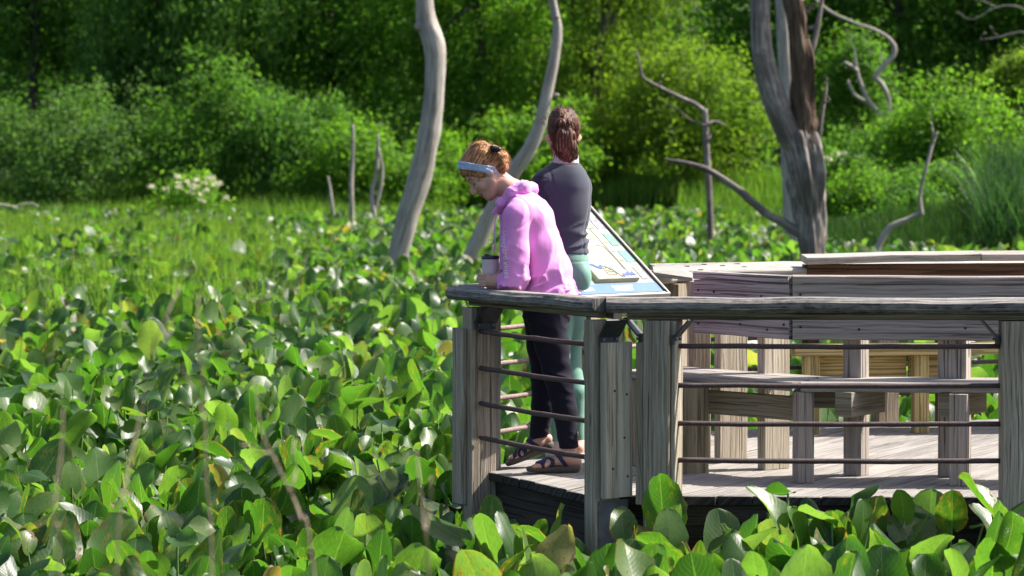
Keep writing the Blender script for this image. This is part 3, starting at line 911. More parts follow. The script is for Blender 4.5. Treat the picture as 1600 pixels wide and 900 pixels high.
protos = [plant_mesh(i) for i in range(26)]
cand = []
g = .345
yy = 10.25; row = 0
while yy < 19.5:
    xx = -(yy * .1905 + .5) + (row % 2) * g / 2
    while xx < yy * .1905 + .5:
        x = xx + LR.uniform(-.12, .12); y = yy + LR.uniform(-.12, .12)
        if not in_deck(x, y, .10) and not (math.hypot(x + .165, y - 13.5) < .16 or math.hypot(x - .42, y - 12.48) < .16 or math.hypot(x - .69, y - 12.45) < .16): cand.append((x, y))
        xx += g
    yy += g * .9; row += 1
cand.sort(key=lambda p: p[1])
IND = cand[:298]
YIND = IND[-1][1]
used = set()
for k, (x, y) in enumerate(IND):
    j = int(LR.integers(0, len(protos)))
    if j not in used: o = protos[j]; used.add(j)
    else: o = protos[j].copy(); COL.objects.link(o)
    o.location = (x, y, WATER + (LR.uniform(-.03, .19) - (.05 if x < .62 else 0) if (x > -.1 and y < 12.6) else LR.uniform(-.10, .05)))
    o.rotation_euler = (LR.uniform(-.06, .06), LR.uniform(-.06, .06), LR.uniform(0, 2 * PI))
    s = LR.uniform(.88, 1.12)
    o.scale = (s, s, LR.uniform(.92, 1.06))
    near_deck = x > -.1 and y < 12.6
    if near_deck: lab = 'broad glossy spatterdock leaves growing right in front of the deck railing'; grp = 'spatterdock plants in front of the deck'
    elif x > -.25 and y > 12.6: lab = 'spatterdock leaves seen through the railing behind the deck'; grp = 'spatterdock plants behind the deck'
    elif y < 13.2: lab = 'large spatterdock leaves at the very front, left of the deck'; grp = 'front spatterdock plants left of the deck'
    else: lab = 'upright spatterdock leaves left of the leaning woman, behind the front ones'; grp = 'second band of spatterdock plants left of the deck'
    tag(o, lab, 'marsh plant', grp)
for j, p in enumerate(protos):
    if j not in used: bpy.data.objects.remove(p)

# --- the rest of the bed reads as one mass
def field():
    P = []
    y = YIND + .12
    while y < 92:
        step = .152 + (y - 16) * .0014
        hw = y * .1905 + 1.4
        n = int(2 * hw / step)
        xs = -hw + (np.arange(n) + LR.random(n)) * step
        P.append(np.stack([xs, y + LR.uniform(-.5, .5, n) * step], -1))
        y += step * .92
    for (x, yq) in cand[298:]:
        pass
    P = np.concatenate(P)
    ok = np.array([not in_deck(x, y, .12) and shore(x, y) < 1.0 for x, y in P])
    P = P[ok]
    N = len(P)
    az, el, roll, size, tint, age = leaf_params(N)
    # the bed rises and sinks a little in drifts
    h = np.array([.10 * noise.noise(Vector((x * .55, y * .35, 2))) + .08 * noise.noise(Vector((x * 1.7, y * 1.2, 5))) for x, y in P])
    top = .60 + h + LR.normal(0, .115, N)
    bz = np.maximum(.12, top - np.maximum(0, np.sin(el)) * size)
    pos = np.stack([P[:, 0], P[:, 1], WATER + bz], -1)
    A, B, Cc = [], [], []
    V, Fc, U, T_, A_ = [], [], [], [], []; base = 0
    lod = np.where(P[:, 1] < 24, 0, np.where(P[:, 1] < 42, 1, 2))
    for l, tp in enumerate((T_HI, T_MD, T_LO)):
        s = lod == l
        if not s.any(): continue
        v, f, uv, t_, a_ = batch(tp, pos[s], az[s], el[s], roll[s], size[s] * 1.05, tint[s], age[s])
        V.append(v); Fc.append(f + base); U.append(uv); T_.append(t_); A_.append(a_); base += len(v)
    s = P[:, 1] < 26
    sv, sf = stalks(pos[s], np.stack([pos[s][:, 0] + LR.uniform(-.08, .08, s.sum()), pos[s][:, 1] + LR.uniform(-.08, .08, s.sum()), np.full(s.sum(), WATER - .2)], -1), .005, 3)
    nf = sum(len(q) for q in Fc)
    V.append(sv); Fc.append(sf + base); U.append(np.zeros((len(sf) * 4, 2))); T_.append(np.zeros(len(sv))); A_.append(np.zeros(len(sv)))
    o = np_mesh('spatterdock_bed', np.concatenate(V), np.concatenate(Fc), [M['spatter'], M['petiole']], uv=np.concatenate(U),
                attrs={'tint': np.concatenate(T_), 'age': np.concatenate(A_)}, smooth=True, mi=np.concatenate([np.zeros(nf), np.ones(len(sf))]))
    tag(o, 'bed of spatterdock leaves covering the marsh out to the trees', 'marsh plants', kind='stuff')
    print('field leaves', N)


field()

# ------------------------------------------------------------------ grasses and reeds
def blades(name, label, mat, pts, hmin, hmax, w, lean=.35, rng=None):
    rng = rng or LR
    P = np.array(pts); N = len(P)
    h = rng.uniform(hmin, hmax, N); az = rng.uniform(0, 2 * PI, N); ln = rng.uniform(0, lean, N) * h
    d = np.stack([np.cos(az), np.sin(az)], -1)
    a2 = rng.uniform(0, PI, N); sd = np.stack([np.cos(a2), np.sin(a2), 0 * a2], -1)
    V = np.zeros((N, 7, 3)); ks = [0, .4, .78, 1.0]; ws = [1, .85, .5]
    for i, k in enumerate(ks):
        c = np.stack([P[:, 0] + d[:, 0] * ln * k * k, P[:, 1] + d[:, 1] * ln * k * k, P[:, 2] + h * k * (1 - .12 * k * ln / h)], -1)
        if i < 3:
            V[:, i * 2] = c - sd * w / 2 * ws[i]; V[:, i * 2 + 1] = c + sd * w / 2 * ws[i]
        else: V[:, 6] = c
    f = np.array([(0, 1, 3, 2), (2, 3, 5, 4), (4, 5, 6, 6)])
    fq = np.array([(0, 1, 3, 2), (2, 3, 5, 4)])
    F4 = (fq[None] + (np.arange(N) * 7)[:, None, None]).reshape(-1, 4)
    # tips as thin quads (tip vertex doubled a hair apart keeps the array regular)
    V = np.concatenate([V, V[:, 6:7] + np.array([.002, 0, 0])], 1)
    fq = np.array([(0, 1, 3, 2), (2, 3, 5, 4), (4, 5, 7, 6)])
    F4 = (fq[None] + (np.arange(N) * 8)[:, None, None]).reshape(-1, 4)
    o = np_mesh(name, V.reshape(-1, 3), F4, mat, attrs={'tint': np.repeat(rng.random(N), 8)})
    return tag(o, label, 'grass', kind='stuff')


M['grass_bright'] = foliage_mat('bright_sedge', (.085, .165, .02), (.12, .225, .026), (.19, .27, .05), .45, .5)
M['grass_mid'] = foliage_mat('shore_grass', (.06, .13, .018), (.09, .18, .024), (.14, .22, .035), .4, .5)
M['reed'] = foliage_mat('reed_blade', (.016, .048, .013), (.026, .068, .016), (.045, .092, .018), .32, .5)  # greens darkened so the blades carry the right shore's shade in their colour
M['reed_blue'] = foliage_mat('bluish_cattail_blade', (.02, .055, .024), (.03, .078, .028), (.05, .105, .032), .3, .4)


def scatter(n, y0, y1, pa, pb, mask=None, zoff=0., shore_min=-99, shore_max=99):
    out = []
    tries = 0
    while len(out) < n and tries < n * 30:
        tries += 1
        y = math.sqrt(LR.uniform(y0 * y0, y1 * y1)); px = LR.uniform(pa, pb)
        x = (px - CX) * y / F
        s = shore(x, y)
        if s < shore_min or s > shore_max: continue
        if mask and not mask(x, y, px): continue
        out.append((x, y, max(WATER, ground_z(x, y)) + zoff))
    return out


def sedge_mask(x, y, px):
    k = noise.noise(Vector((x * .32 + 3, y * .11, 1)))
    edge = max(0, (px - 250) / 300)
    return k + LR.uniform(-.22, .22) > .02 + edge * .45 - (.2 if px < 70 else 0)


blades('sedge_patch', 'bright green sedge standing among the leaves at the far left', M['grass_bright'], scatter(22000, 29, 70, -60, 560, sedge_mask), .58, 1.0, .026)
blades('shore_grass', 'grass along the far shore below the trees', M['grass_mid'],
       scatter(16000, 72, 90, -80, 700, None, 0, -4, 8) + scatter(26000, 84, 102, 560, 1300, None, 0, -3, 14) + scatter(9000, 60, 88, 1060, 1340, None, 0, -3, 30) + scatter(9000, 58, 84, 1290, 1680, None, 0, 0, 40), .5, 1.05, .05)
blades('reed_bed', 'reeds toned dark green for shade on the right shore behind the dead trunk', M['reed'], scatter(20000, 49, 60, 1270, 1680, None, 0, -1.0, 9), .45, 1.05, .035)
blades('cattail_stand', 'tall bluish cattails at the right edge', M['reed_blue'], scatter(1500, 49, 56, 1535, 1690, None, 0, -.5, 7), 1.2, 2.3, .045, .55)

# ------------------------------------------------------------------ trees
FM = {
    'dark': foliage_mat('dark_tree_leaf', (.042, .105, .02), (.065, .15, .027), (.10, .19, .036), .52),
    'mid': foliage_mat('mid_tree_leaf', (.05, .12, .02), (.075, .165, .026), (.11, .20, .035), .5),
    'cool': foliage_mat('greyish_shrub_leaf', (.055, .12, .034), (.08, .16, .042), (.115, .195, .055), .46),
    'vine': foliage_mat('vine_leaf', (.05, .12, .026), (.075, .165, .034), (.11, .205, .048), .46),
    'bright': foliage_mat('bright_willow_leaf', (.075, .16, .02), (.10, .205, .024), (.14, .25, .035), .5),
    'olive': foliage_mat('olive_willow_leaf', (.085, .145, .02), (.115, .185, .024), (.16, .22, .035), .5),
    'yellow': foliage_mat('yellowish_leaf', (.085, .15, .018), (.115, .19, .022), (.16, .22, .032), .5),
}
M['bark_dark'] = rough_mat('dark_bark', (.075, .062, .048), .9, .4, 8, .5)


def rand_dirs(n):
    v = LR.normal(size=(n, 3)); return v / np.linalg.norm(v, axis=1, keepdims=True)


def leaf_cloud(centers, sig, per, leaf, asp=.5, out_c=None, outb=.6, hang=0.0):
    """leaf quads in clumps; returns verts, faces, tint"""
    C = np.repeat(centers, per, 0); n = len(C)
    S = np.repeat(sig, per)[:, None] if np.ndim(sig) else sig
    off_ = LR.normal(size=(n, 3)) * S * np.array([1, 1, .75])
    if hang: off_[:, 2] -= np.abs(LR.normal(size=n)) * hang * (S[:, 0] if np.ndim(S) else S)
    P = C + off_
    nr = rand_dirs(n) + np.array([0, 0, .5])
    if out_c is not None:
        o = P - out_c; o /= np.linalg.norm(o, axis=1, keepdims=True) + 1e-6; nr = nr + o * outb
    nr /= np.linalg.norm(nr, axis=1, keepdims=True)
    a = np.cross(nr, rand_dirs(n)); 
    if hang: a = a * .6 + np.array([0, 0, -.8])
    a /= np.linalg.norm(a, axis=1, keepdims=True) + 1e-6
    b = np.cross(nr, a); b /= np.linalg.norm(b, axis=1, keepdims=True) + 1e-6
    sz = leaf * LR.uniform(.6, 1.35, n)[:, None]
    V = np.stack([P - a * sz * .5, P + b * sz * asp * .5 + nr * sz * .08, P + a * sz * .5, P - b * sz * asp * .5 + nr * sz * .08], 1).reshape(-1, 3)
    Fq = (np.arange(n) * 4)[:, None] + np.arange(4)[None]
    ct = np.repeat(LR.random(len(centers)), per)
    tint = np.clip(.5 * ct + .5 * LR.random(n), 0, 1)
    return V, Fq, np.repeat(tint, 4)


def foliage_tree(name, label, cat, px, Y, wpx, ytop, ybot, mat, nl=9, clumps=170, per=70, leaf=.18, asp=.5, sig=.30, hang=0., group=None,
                 depth=.8, trunk=True, core=.35, lobek=.42, ty=None, trunk_r=None):
    cx, rx = (px - CX) * Y / F, wpx / 2 * Y / F
    z1 = H - (ytop - HY) * Y / F; z0 = H - (ybot - HY) * Y / F
    cz, rz = (z0 + z1) / 2, (z1 - z0) / 2; ry = max(rx * depth, 1.0)
    gz = ground_z(cx, Y)
    root = empty(name, (cx, Y, gz), label, cat, group)
    lobes = []
    for i in range(nl):
        d = rand_dirs(1)[0] * LR.uniform(.40, .88)
        r = LR.uniform(.55, 1.3) * lobek
        lobes.append((cx + d[0] * rx, Y + d[1] * ry, cz + d[2] * rz, r * rx + .15 * rz, r * ry + .15, r * rz + .1 * rx))
    cent = []
    for i in range(clumps):
        L = lobes[int(LR.integers(0, nl))]
        d = rand_dirs(1)[0] * (LR.uniform(core, 1.0) ** .6 if LR.random() > .16 else LR.uniform(1.0, 1.38))
        q = np.array([L[0] + d[0] * L[3], L[1] + d[1] * L[4], L[2] + d[2] * L[5]])
        if q[2] < gz + .05: q[2] = gz + LR.uniform(.05, .5)
        cent.append(q)
    cent = np.array(cent)
    s_ = sig * LR.uniform(.6, 1.4, clumps)
    V, Fq, t_ = leaf_cloud(cent, s_, per, leaf, asp, np.array([cx, Y, cz]), .7, hang)
    np_mesh('crown', V, Fq, mat, root, attrs={'tint': t_})
    if trunk:
        mb = MB(); r0 = trunk_r or max(.04, .018 * (z1 - gz))
        tp = [(cx + LR.normal() * .06 * k, Y + LR.normal() * .06 * k, gz - .2 + (cz + rz * .5 - gz + .2) * k / 6) for k in range(7)]
        mb.tube([Vector(q) for q in tp], [r0 * (1 - .8 * k / 6) for k in range(7)], 8, lump=.15)
        for L in lobes[:6]:
            st = Vector(tp[int(LR.integers(2, 5))]); en = Vector(L[:3]); mid = (st + en) / 2 + Vector((0, 0, .12 * (en - st).length))
            mb.tube([st, mid, en], [r0 * .4, r0 * .25, r0 * .08], 6, lump=.15)
        mb.build('trunk', M['bark_dark'], root, smooth=True)
    return root


BT = 'trees along the far shore'; BS = 'bushes along the far shore'
def tr(label, *a, **k): return foliage_tree('tree', label, 'tree', *a, group=BT, **k)
def sh(label, *a, **k): return foliage_tree('shrub', label, 'bush', *a, group=BS, **k)


# tall trees behind
tr('dark tree filling the upper left corner of the picture', 60, 93, 330, -330, 275, FM['dark'], nl=14, clumps=400, per=70, leaf=.25, sig=.42)
tr('tree hung with pale green vines left of the tall bare trunk', 285, 90, 310, -300, 280, FM['vine'], nl=15, clumps=380, per=80, leaf=.21, sig=.32, hang=2.2)
tr('dark spreading tree between the vine-hung tree and the tall bare trunk', 520, 94, 360, -330, 280, FM['dark'], nl=15, clumps=420, per=70, leaf=.24, sig=.42)
tr('dense bright green tree above the leaning woman', 745, 90, 270, -300, 285, FM['bright'], nl=15, clumps=400, per=80, leaf=.19, sig=.36)
tr('olive green willow above the standing woman', 935, 88, 250, -260, 255, FM['olive'], nl=12, clumps=320, per=80, leaf=.19, asp=.35, sig=.36, hang=.8)
tr('domed yellow-green tree behind the zigzag dead sapling', 1060, 86, 265, 45, 290, FM['yellow'], nl=19, lobek=.27, clumps=230, per=75, leaf=.18, asp=.4, sig=.33)
tr('shaded tree behind the big forked dead trunk', 1215, 98, 230, -330, 250, FM['dark'], nl=11, clumps=210, per=70, leaf=.25, sig=.42)
tr('dark tree behind the forked grey snag on the right', 1400, 98, 280, -340, 230, FM['dark'], nl=12, clumps=250, per=70, leaf=.25, sig=.42)
tr('tall dark tree in the upper right corner', 1590, 97, 260, -340, 230, FM['dark'], nl=12, clumps=250, per=70, leaf=.25, sig=.42)
tr('slender mid green tree between the big trunk and the grey snag', 1345, 90, 110, 40, 270, FM['mid'], nl=8, clumps=100, per=60, leaf=.19, sig=.3)
# bushes in front
sh('rounded greyish green bush at the left edge', 105, 83, 280, 118, 328, FM['cool'], nl=10, clumps=190, per=90, leaf=.14, sig=.30)
sh('mid green bush half behind the cream flower heads', 335, 84, 210, 105, 325, FM['mid'], nl=9, clumps=150, per=80, leaf=.165, sig=.3)
sh('vine-covered bush left of the thin bare stubs', 455, 83, 170, 120, 330, FM['vine'], nl=9, clumps=140, per=80, leaf=.165, sig=.3, hang=1.)
sh('light green bush behind the thin bare stubs', 575, 81, 200, 190, 338, FM['bright'], nl=9, clumps=150, per=80, leaf=.155, sig=.28)
sh('low bright bush behind the tall bare trunk', 690, 82, 170, 215, 335, FM['bright'], nl=8, clumps=120, per=80, leaf=.155, sig=.28)
sh('bright green bush behind the leaning woman', 800, 84, 200, 170, 320, FM['bright'], nl=9, clumps=150, per=80, leaf=.165, sig=.3)
sh('olive bush behind the map panel', 960, 87, 190, 170, 300, FM['olive'], nl=8, clumps=130, per=80, leaf=.165, asp=.35, sig=.3)
sh('green bush left of the big forked dead trunk', 1150, 88, 150, 185, 290, FM['mid'], nl=8, clumps=110, per=80, leaf=.165, sig=.3)
sh('small bush beneath the forked grey snag', 1390, 70, 150, 180, 300, FM['mid'], nl=8, clumps=130, per=80, leaf=.14, sig=.24)
sh('light green bush right of the forked grey snag', 1500, 66, 200, 150, 300, FM['bright'], nl=9, clumps=170, per=80, leaf=.13, sig=.24)
sh('yellowish sapling leaves at the right edge of the picture', 1592, 72, 90, 75, 190, FM['yellow'], nl=6, clumps=60, per=70, leaf=.155, sig=.22)
sh('low leafy bush at the right edge above the cattails', 1600, 60, 150, 200, 320, FM['mid'], nl=7, clumps=110, per=80, leaf=.09, sig=.2)
sh('low light green bush left of the crooked leaning sapling', 1345, 63, 120, 262, 345, FM['bright'], nl=7, clumps=110, per=80, leaf=.11, sig=.2, trunk=False)
sh('low leafy bush just right of the crooked leaning sapling', 1475, 61, 150, 250, 345, FM['mid'], nl=8, clumps=130, per=80, leaf=.11, sig=.2, trunk=False)
sh('low dark bush in front of the cattails', 1420, 57, 110, 305, 372, FM['dark'], nl=6, clumps=90, per=80, leaf=.10, sig=.17, trunk=False)
sh('dark bush right behind the big dead trunk', 1325, 72, 130, 235, 330, FM['mid'], nl=7, clumps=110, per=80, leaf=.13, sig=.22)


def elder(label, px, Y, wpx, ytop, ybot, n):
    r = foliage_tree('flowering_shrub', label, 'bush', px, Y, wpx, ytop, ybot, FM['bright'] if n > 8 else FM['mid'], nl=6, clumps=60, per=60, leaf=.165, sig=.2, group='flowering bushes')
    t = M.get('blossom')
    if not t: t = M['blossom'] = rough_mat('cream_blossom', (.74, .72, .50), .8, .1, 30)
    for i in range(n):
        bx = px + LR.normal() * wpx * .30; by = ytop + 4 + abs(LR.normal()) * (ybot - ytop) * .33
        c = W(bx, by, Y - LR.uniform(.8, 1.5))
        nfl = 34
        a = LR.uniform(0, 2 * PI, nfl); rr = LR.uniform(.06, .12) * np.sqrt(LR.random(nfl))
        cen = np.stack([c.x + np.cos(a) * rr, c.y + np.sin(a) * rr, c.z + .05 - rr * rr * 1.6 + LR.normal(0, .025, nfl)], -1)
        V, Fq, tt_ = leaf_cloud(cen, .012, 3, .045, .9)
        np_mesh('blossom', V, Fq, t, r)


elder('cream-flowered bush on the far left shore', 305, 78, 120, 274, 335, 20)
elder('flowering bush with a few pale heads right of the big dead trunk', 1312, 66, 70, 235, 290, 6)


def woodland():
    n = 3000
    c = np.stack([LR.uniform(-36, 46, n), LR.uniform(99, 122, n), LR.uniform(0, 1, n) ** .8 * 15 + 1.0], -1)
    c[:, 2] += np.maximum(0, c[:, 1] - 104) * .33; c[1900:, 2] = 1. + np.maximum(0, c[1900:, 1] - 104) * .33 + LR.uniform(0, 3.5, n - 1900)
    V, Fq, t_ = leaf_cloud(c, .8 * LR.uniform(.6, 1.4, n), 55, .34, .55)
    o = np_mesh('woodland', V, Fq, FM['dark'], attrs={'tint': t_})
    tag(o, 'shady wood closing the view behind the shore trees', 'woods', kind='stuff')


woodland()

# ------------------------------------------------------------------ dead trees
def bark_mat(name, dark, mid, light, streak=60, bump=.8, patch=None):
    t = NT(name)
    uv = t.n('UVMap').outputs[0]; co = t.n('TexCoord').outputs['Object']
    g = t.noise(t.mapping(uv, (1.4, streak * .5, 1)), 1.0, 5, .65, .6)
    g2 = t.noise(t.mapping(uv, (6, streak * 2, 1)), 1.0, 3, .6)
    bl = t.noise(co, 2.2, 4, .6)
    k = t.math('ADD', t.math('MULTIPLY', g, .6), t.math('ADD', t.math('MULTIPLY', g2, .25), t.math('MULTIPLY', bl, .25)))
    col = t.ramp(k, [(.38, dark), (.54, mid), (.70, light)])
    if patch:
        pm = t.ramp(t.noise(co, 1.3, 5, .6), [(.48, (0, 0, 0)), (.56, (1, 1, 1))])
        col = t.mix(t.math('MULTIPLY', pm, .7), col, patch)
    b = t.n('Bump', {'Height': t.math('ADD', g, t.math('MULTIPLY', g2, .4)), 'Strength': bump, 'Distance': .03})
    return t.surf(t.n('BsdfPrincipled', {'Base Color': col, 'Roughness': .85, 'Specular IOR Level': .2, 'Normal': b.outputs[0]}).outputs[0])


M['snag'] = bark_mat('silvery_dead_wood', (.13, .112, .096), (.34, .305, .268), (.50, .46, .41), 34, .8)
M['snag_big'] = bark_mat('weathered_dead_wood', (.03, .024, .02), (.22, .188, .165), (.56, .51, .455), 30, 1.0, (.13, .108, .095))
M['snag_bark'] = bark_mat('rough_brown_bark', (.022, .014, .010), (.11, .072, .048), (.24, .17, .12), 26, 1.2)


def limb(mb, P, Y, n=14, sub=6, lump=.06, dy=0.0, m=0, ph=None, groove=0.):
    """P rows: photo x, photo y, width in photo pixels (at distance Y)"""
    ph = random.random() * 90 if ph is None else ph
    S = spline(P, sub)
    pts, rad = [], []
    for i, q in enumerate(S):
        k = i / (len(S) - 1)
        pts.append(W(q[0], q[1], Y) + Vector((0, dy * k + .12 * noise.noise(Vector((ph, k * 3, 0))), 0))); rad.append(max(.0012, q[2] / 2 * Y / F))
    b0 = len(mb.v)
    mb.tube(pts, rad, n, m=m, lump=lump, ph=ph)
    if groove:
        for i, c in enumerate(pts):
            for j in range(n):
                v = mb.v[b0 + i * n + j]; r = (v - c)
                a = 2 * PI * j / n
                k = noise.noise(Vector((math.cos(a) * 2.6 + ph, math.sin(a) * 2.6, c.z * .9))) + .6 * noise.noise(Vector((math.cos(a) * 6 + ph, math.sin(a) * 6, c.z * 1.8)))
                mb.v[b0 + i * n + j] = c + r * (1 + groove * (abs(k) * 1.4 - .35))
    return pts, rad


def dead_tree(label, Y, limbs, mat='snag', n=12, lump=.06, knots=(), wk=1.0, twigs=0, name='dead_tree', cat='dead tree'):
    limbs = [(l[0], [(a, b, c * wk) for a, b, c in l[1]], *l[2:]) for l in limbs]
    rt_ = random.Random(label)
    for k in range(twigs):
        l = limbs[rt_.randrange(len(limbs))][1]; i = rt_.randrange(1, len(l)); q = l[i]; a = rt_.uniform(-2.6, -.5); L = rt_.uniform(10, 26)
        m = (q[0] + math.cos(a) * L * .5 + rt_.uniform(-3, 3), q[1] + math.sin(a) * L * .5)
        limbs.append(('twig', [(q[0], q[1], q[2] * .45), (m[0], m[1], q[2] * .3), (m[0] + math.cos(a + rt_.uniform(-.7, .7)) * L * .5, m[1] + math.sin(a) * L * .5, 1.6)], dict(n=6)))
    p0 = W(*limbs[0][1][0][:2], Y)
    root = empty(name, (p0.x, Y, max(WATER, ground_z(p0.x, Y))), label, cat, 'bare dead trees in the marsh')
    for pname, P, *rest in limbs:
        mb = MB(); kw = rest[0] if rest else {}
        mt = kw.pop('mat', mat); 
        limb(mb, P, Y, n=kw.pop('n', n), lump=kw.pop('lump', lump), **kw)
        if pname == 'trunk':
            for (kx, ky, kw_) in knots:
                q = W(kx, ky, Y); q2 = q + Vector((kw_ * Y / F * (1 if kw_ > 0 else 1), -.05, .02))
                mb.tube([q, q + (q2 - q) * .6, q2], [abs(kw_) * .8 * Y / F, abs(kw_) * .7 * Y / F, abs(kw_) * .3 * Y / F], 8, lump=.2)
        mb.build(pname, M[mt], root, smooth=True)
    return root


dead_tree('tall pale bare trunk left of the women, with knots near its top', 40, [('trunk', [(604, 480, 32), (612, 440, 30), (618, 415, 31), (630, 365, 34), (641, 325, 35), (655, 280, 37), (667, 230, 35), (675, 180, 32), (680, 120, 32), (678, 70, 34), (667, 35, 31), (663, 0, 28), (660, -70, 26), (648, -150, 22), (640, -260, 14)])],
          knots=((676, 62, 12), (672, 92, 6), (658, 42, -10), (664, 240, 6), (650, 300, 5), (634, 372, -6)), n=22, lump=.10)
dead_tree('leaning curved bare trunk between the two women', 42.5, [('trunk', [(712, 465, 27), (728, 420, 26), (750, 372, 27), (775, 318, 25), (800, 272, 24), (827, 233, 22), (845, 190, 20), (856, 140, 18), (866, 90, 17), (871, 45, 15), (863, 0, 13), (857, -60, 11), (860, -160, 6)])],
          knots=((868, 150, 5), (868, 28, 5)))
dead_tree('thin zigzag dead sapling with a long crooked top branch', 53, [('trunk', [(1114, 425, 15), (1111, 380, 13), (1108, 300, 12), (1104, 230, 12), (1101, 170, 11)]),
          ('branch', [(1103, 176, 10), (1085, 162, 9), (1060, 151, 8), (1030, 136, 7), (1006, 122, 6), (1000, 105, 5), (995, 78, 3)]),
          ('branch', [(1103, 197, 7), (1115, 190, 6), (1132, 195, 4)]), ('branch', [(1102, 196, 4), (1080, 188, 4), (1060, 172, 3), (1045, 165, 2)])], mat='snag_big', n=8, wk=.82, twigs=5)
dead_tree('big forked dead trunk with a gnarled base and half its brown bark', 40, [
    ('trunk', [(1272, 500, 44), (1270, 440, 37), (1269, 405, 36), (1268, 365, 40), (1266, 330, 44), (1262, 290, 49), (1256, 250, 52), (1250, 215, 52), (1248, 195, 36)], dict(n=84, groove=.42, sub=18)),
    ('limb', [(1252, 245, 34), (1239, 222, 38), (1221, 185, 38), (1205, 140, 38), (1193, 95, 34), (1188, 50, 31), (1188, 0, 29), (1190, -70, 26), (1184, -150, 20)], dict(n=28, groove=.07)),
    ('limb', [(1259, 230, 40), (1256, 180, 37), (1254, 140, 37), (1252, 100, 35), (1248, 60, 32), (1243, 20, 30), (1238, -10, 28), (1232, -80, 22)], dict(n=48, groove=.32, sub=16, mat='snag_bark')),
    ('branch', [(1266, 372, 18), (1244, 361, 18), (1226, 350, 15), (1200, 335, 13), (1175, 315, 13), (1155, 297, 12), (1130, 280, 11), (1105, 265, 10), (1080, 257, 8), (1060, 253, 7), (1038, 249, 4)], dict(n=10, lump=.15)),
    ('branch', [(1262, 92, 12), (1270, 70, 10), (1276, 45, 9), (1283, 10, 7), (1291, -40, 5)], dict(n=8)),
    ('branch', [(1276, 240, 9), (1281, 200, 7), (1287, 165, 6), (1291, 140, 5), (1293, 122, 3)], dict(n=8)),
    ('branch', [(1289, 160, 4), (1296, 158, 3), (1294, 150, 2)], dict(n=6)), ('branch', [(1262, 20, 6), (1268, 12, 7), (1270, 6, 4)], dict(n=6)), ('branch', [(1264, 45, 6), (1274, 40, 5), (1278, 36, 3)], dict(n=6))],
    mat='snag_big', lump=.08, knots=((1258, 292, 14), (1250, 268, -10), (1272, 335, 9), (1262, 350, 8), (1246, 235, 7)))
dead_tree('straight smooth grey trunk standing behind the big forked one', 50, [('trunk', [(1241, 430, 27), (1240, 390, 26), (1237, 330, 26), (1233, 250, 25), (1231, 150, 24), (1226, 80, 22), (1222, 0, 22), (1217, -80, 19), (1210, -200, 10)])], knots=((1226, 83, 4),), n=12)
dead_tree('forked grey snag with a long crooked arm in the right background', 80, [
    ('trunk', [(1402, 262, 17), (1398, 238, 16), (1390, 215, 15), (1384, 195, 15)]),
    ('limb', [(1386, 200, 13), (1376, 180, 11), (1358, 160, 9), (1345, 130, 7), (1338, 105, 6), (1335, 82, 4)]),
    ('branch', [(1360, 163, 7), (1338, 150, 6), (1328, 135, 6), (1326, 126, 5)]), ('branch', [(1341, 112, 7), (1330, 103, 8), (1318, 97, 6)]),
    ('limb', [(1386, 198, 12), (1389, 170, 9), (1387, 150, 9), (1378, 132, 10), (1368, 120, 11), (1380, 104, 11), (1394, 90, 10), (1398, 74, 9), (1386, 58, 8), (1362, 45, 7), (1335, 36, 6), (1300, 20, 6), (1275, 0, 5), (1262, -20, 3)])], n=8, wk=.8, twigs=6)
dead_tree('crooked bare sapling leaning right at the edge of the reeds', 46, [('trunk', [(1350, 445, 14), (1362, 412, 13), (1374, 382, 12), (1388, 359, 13), (1402, 350, 12), (1420, 342, 9), (1440, 332, 9)]),
    ('limb', [(1440, 336, 9), (1438, 312, 7), (1442, 280, 6), (1450, 250, 6), (1458, 225, 6), (1465, 207, 4)]), ('branch', [(1460, 222, 5), (1457, 205, 4), (1455, 192, 3)])], n=8, wk=.85, twigs=3)
dead_tree('thin straight bare stub, second from the left of the three', 69, [('trunk', [(550, 365, 8), (550, 340, 8), (549, 290, 7), (551, 240, 6), (552, 195, 4)])], n=7, name='dead_stub')
dead_tree('thin double bare stub nearest the tall pale trunk', 69, [('trunk', [(586, 365, 8), (585, 340, 8), (581, 305, 7), (588, 270, 6), (590, 235, 6), (591, 210, 4)]), ('branch', [(585, 330, 6), (595, 290, 6), (597, 262, 5), (591, 230, 4)])], n=7, name='dead_stub')
dead_tree('short faint bare stub leaning left, leftmost of the three', 69, [('trunk', [(524, 360, 7), (521, 340, 6), (517, 305, 5), (512, 275, 3)])], n=7, name='dead_stub')
dead_tree('dead branchy tree with grey twigs in the upper right corner', 84, [('trunk', [(1640, 250, 16), (1635, 150, 13), (1632, 60, 10), (1628, -20, 7)]),
    ('branch', [(1634, 120, 7), (1600, 115, 5), (1570, 112, 4), (1545, 118, 3)]), ('branch', [(1632, 60, 7), (1595, 50, 5), (1560, 58, 4), (1530, 62, 3)]), ('branch', [(1631, 30, 6), (1590, 10, 5), (1555, 12, 4), (1520, 30, 3), (1495, 18, 3)]),
    ('branch', [(1560, 12, 4), (1530, 0, 3), (1500, -3, 2)]), ('branch', [(1600, 115, 4), (1585, 98, 3), (1560, 92, 2)])], n=6, wk=.45, twigs=14)
dead_tree('fallen dead branches by the dark hollow at the left edge', 78, [('branch', [(-20, 318, 6), (10, 322, 7), (40, 330, 5), (70, 338, 3)]), ('branch', [(0, 335, 5), (20, 325, 5), (45, 318, 4), (60, 322, 3)])], n=6, name='dead_branch', cat='branches')

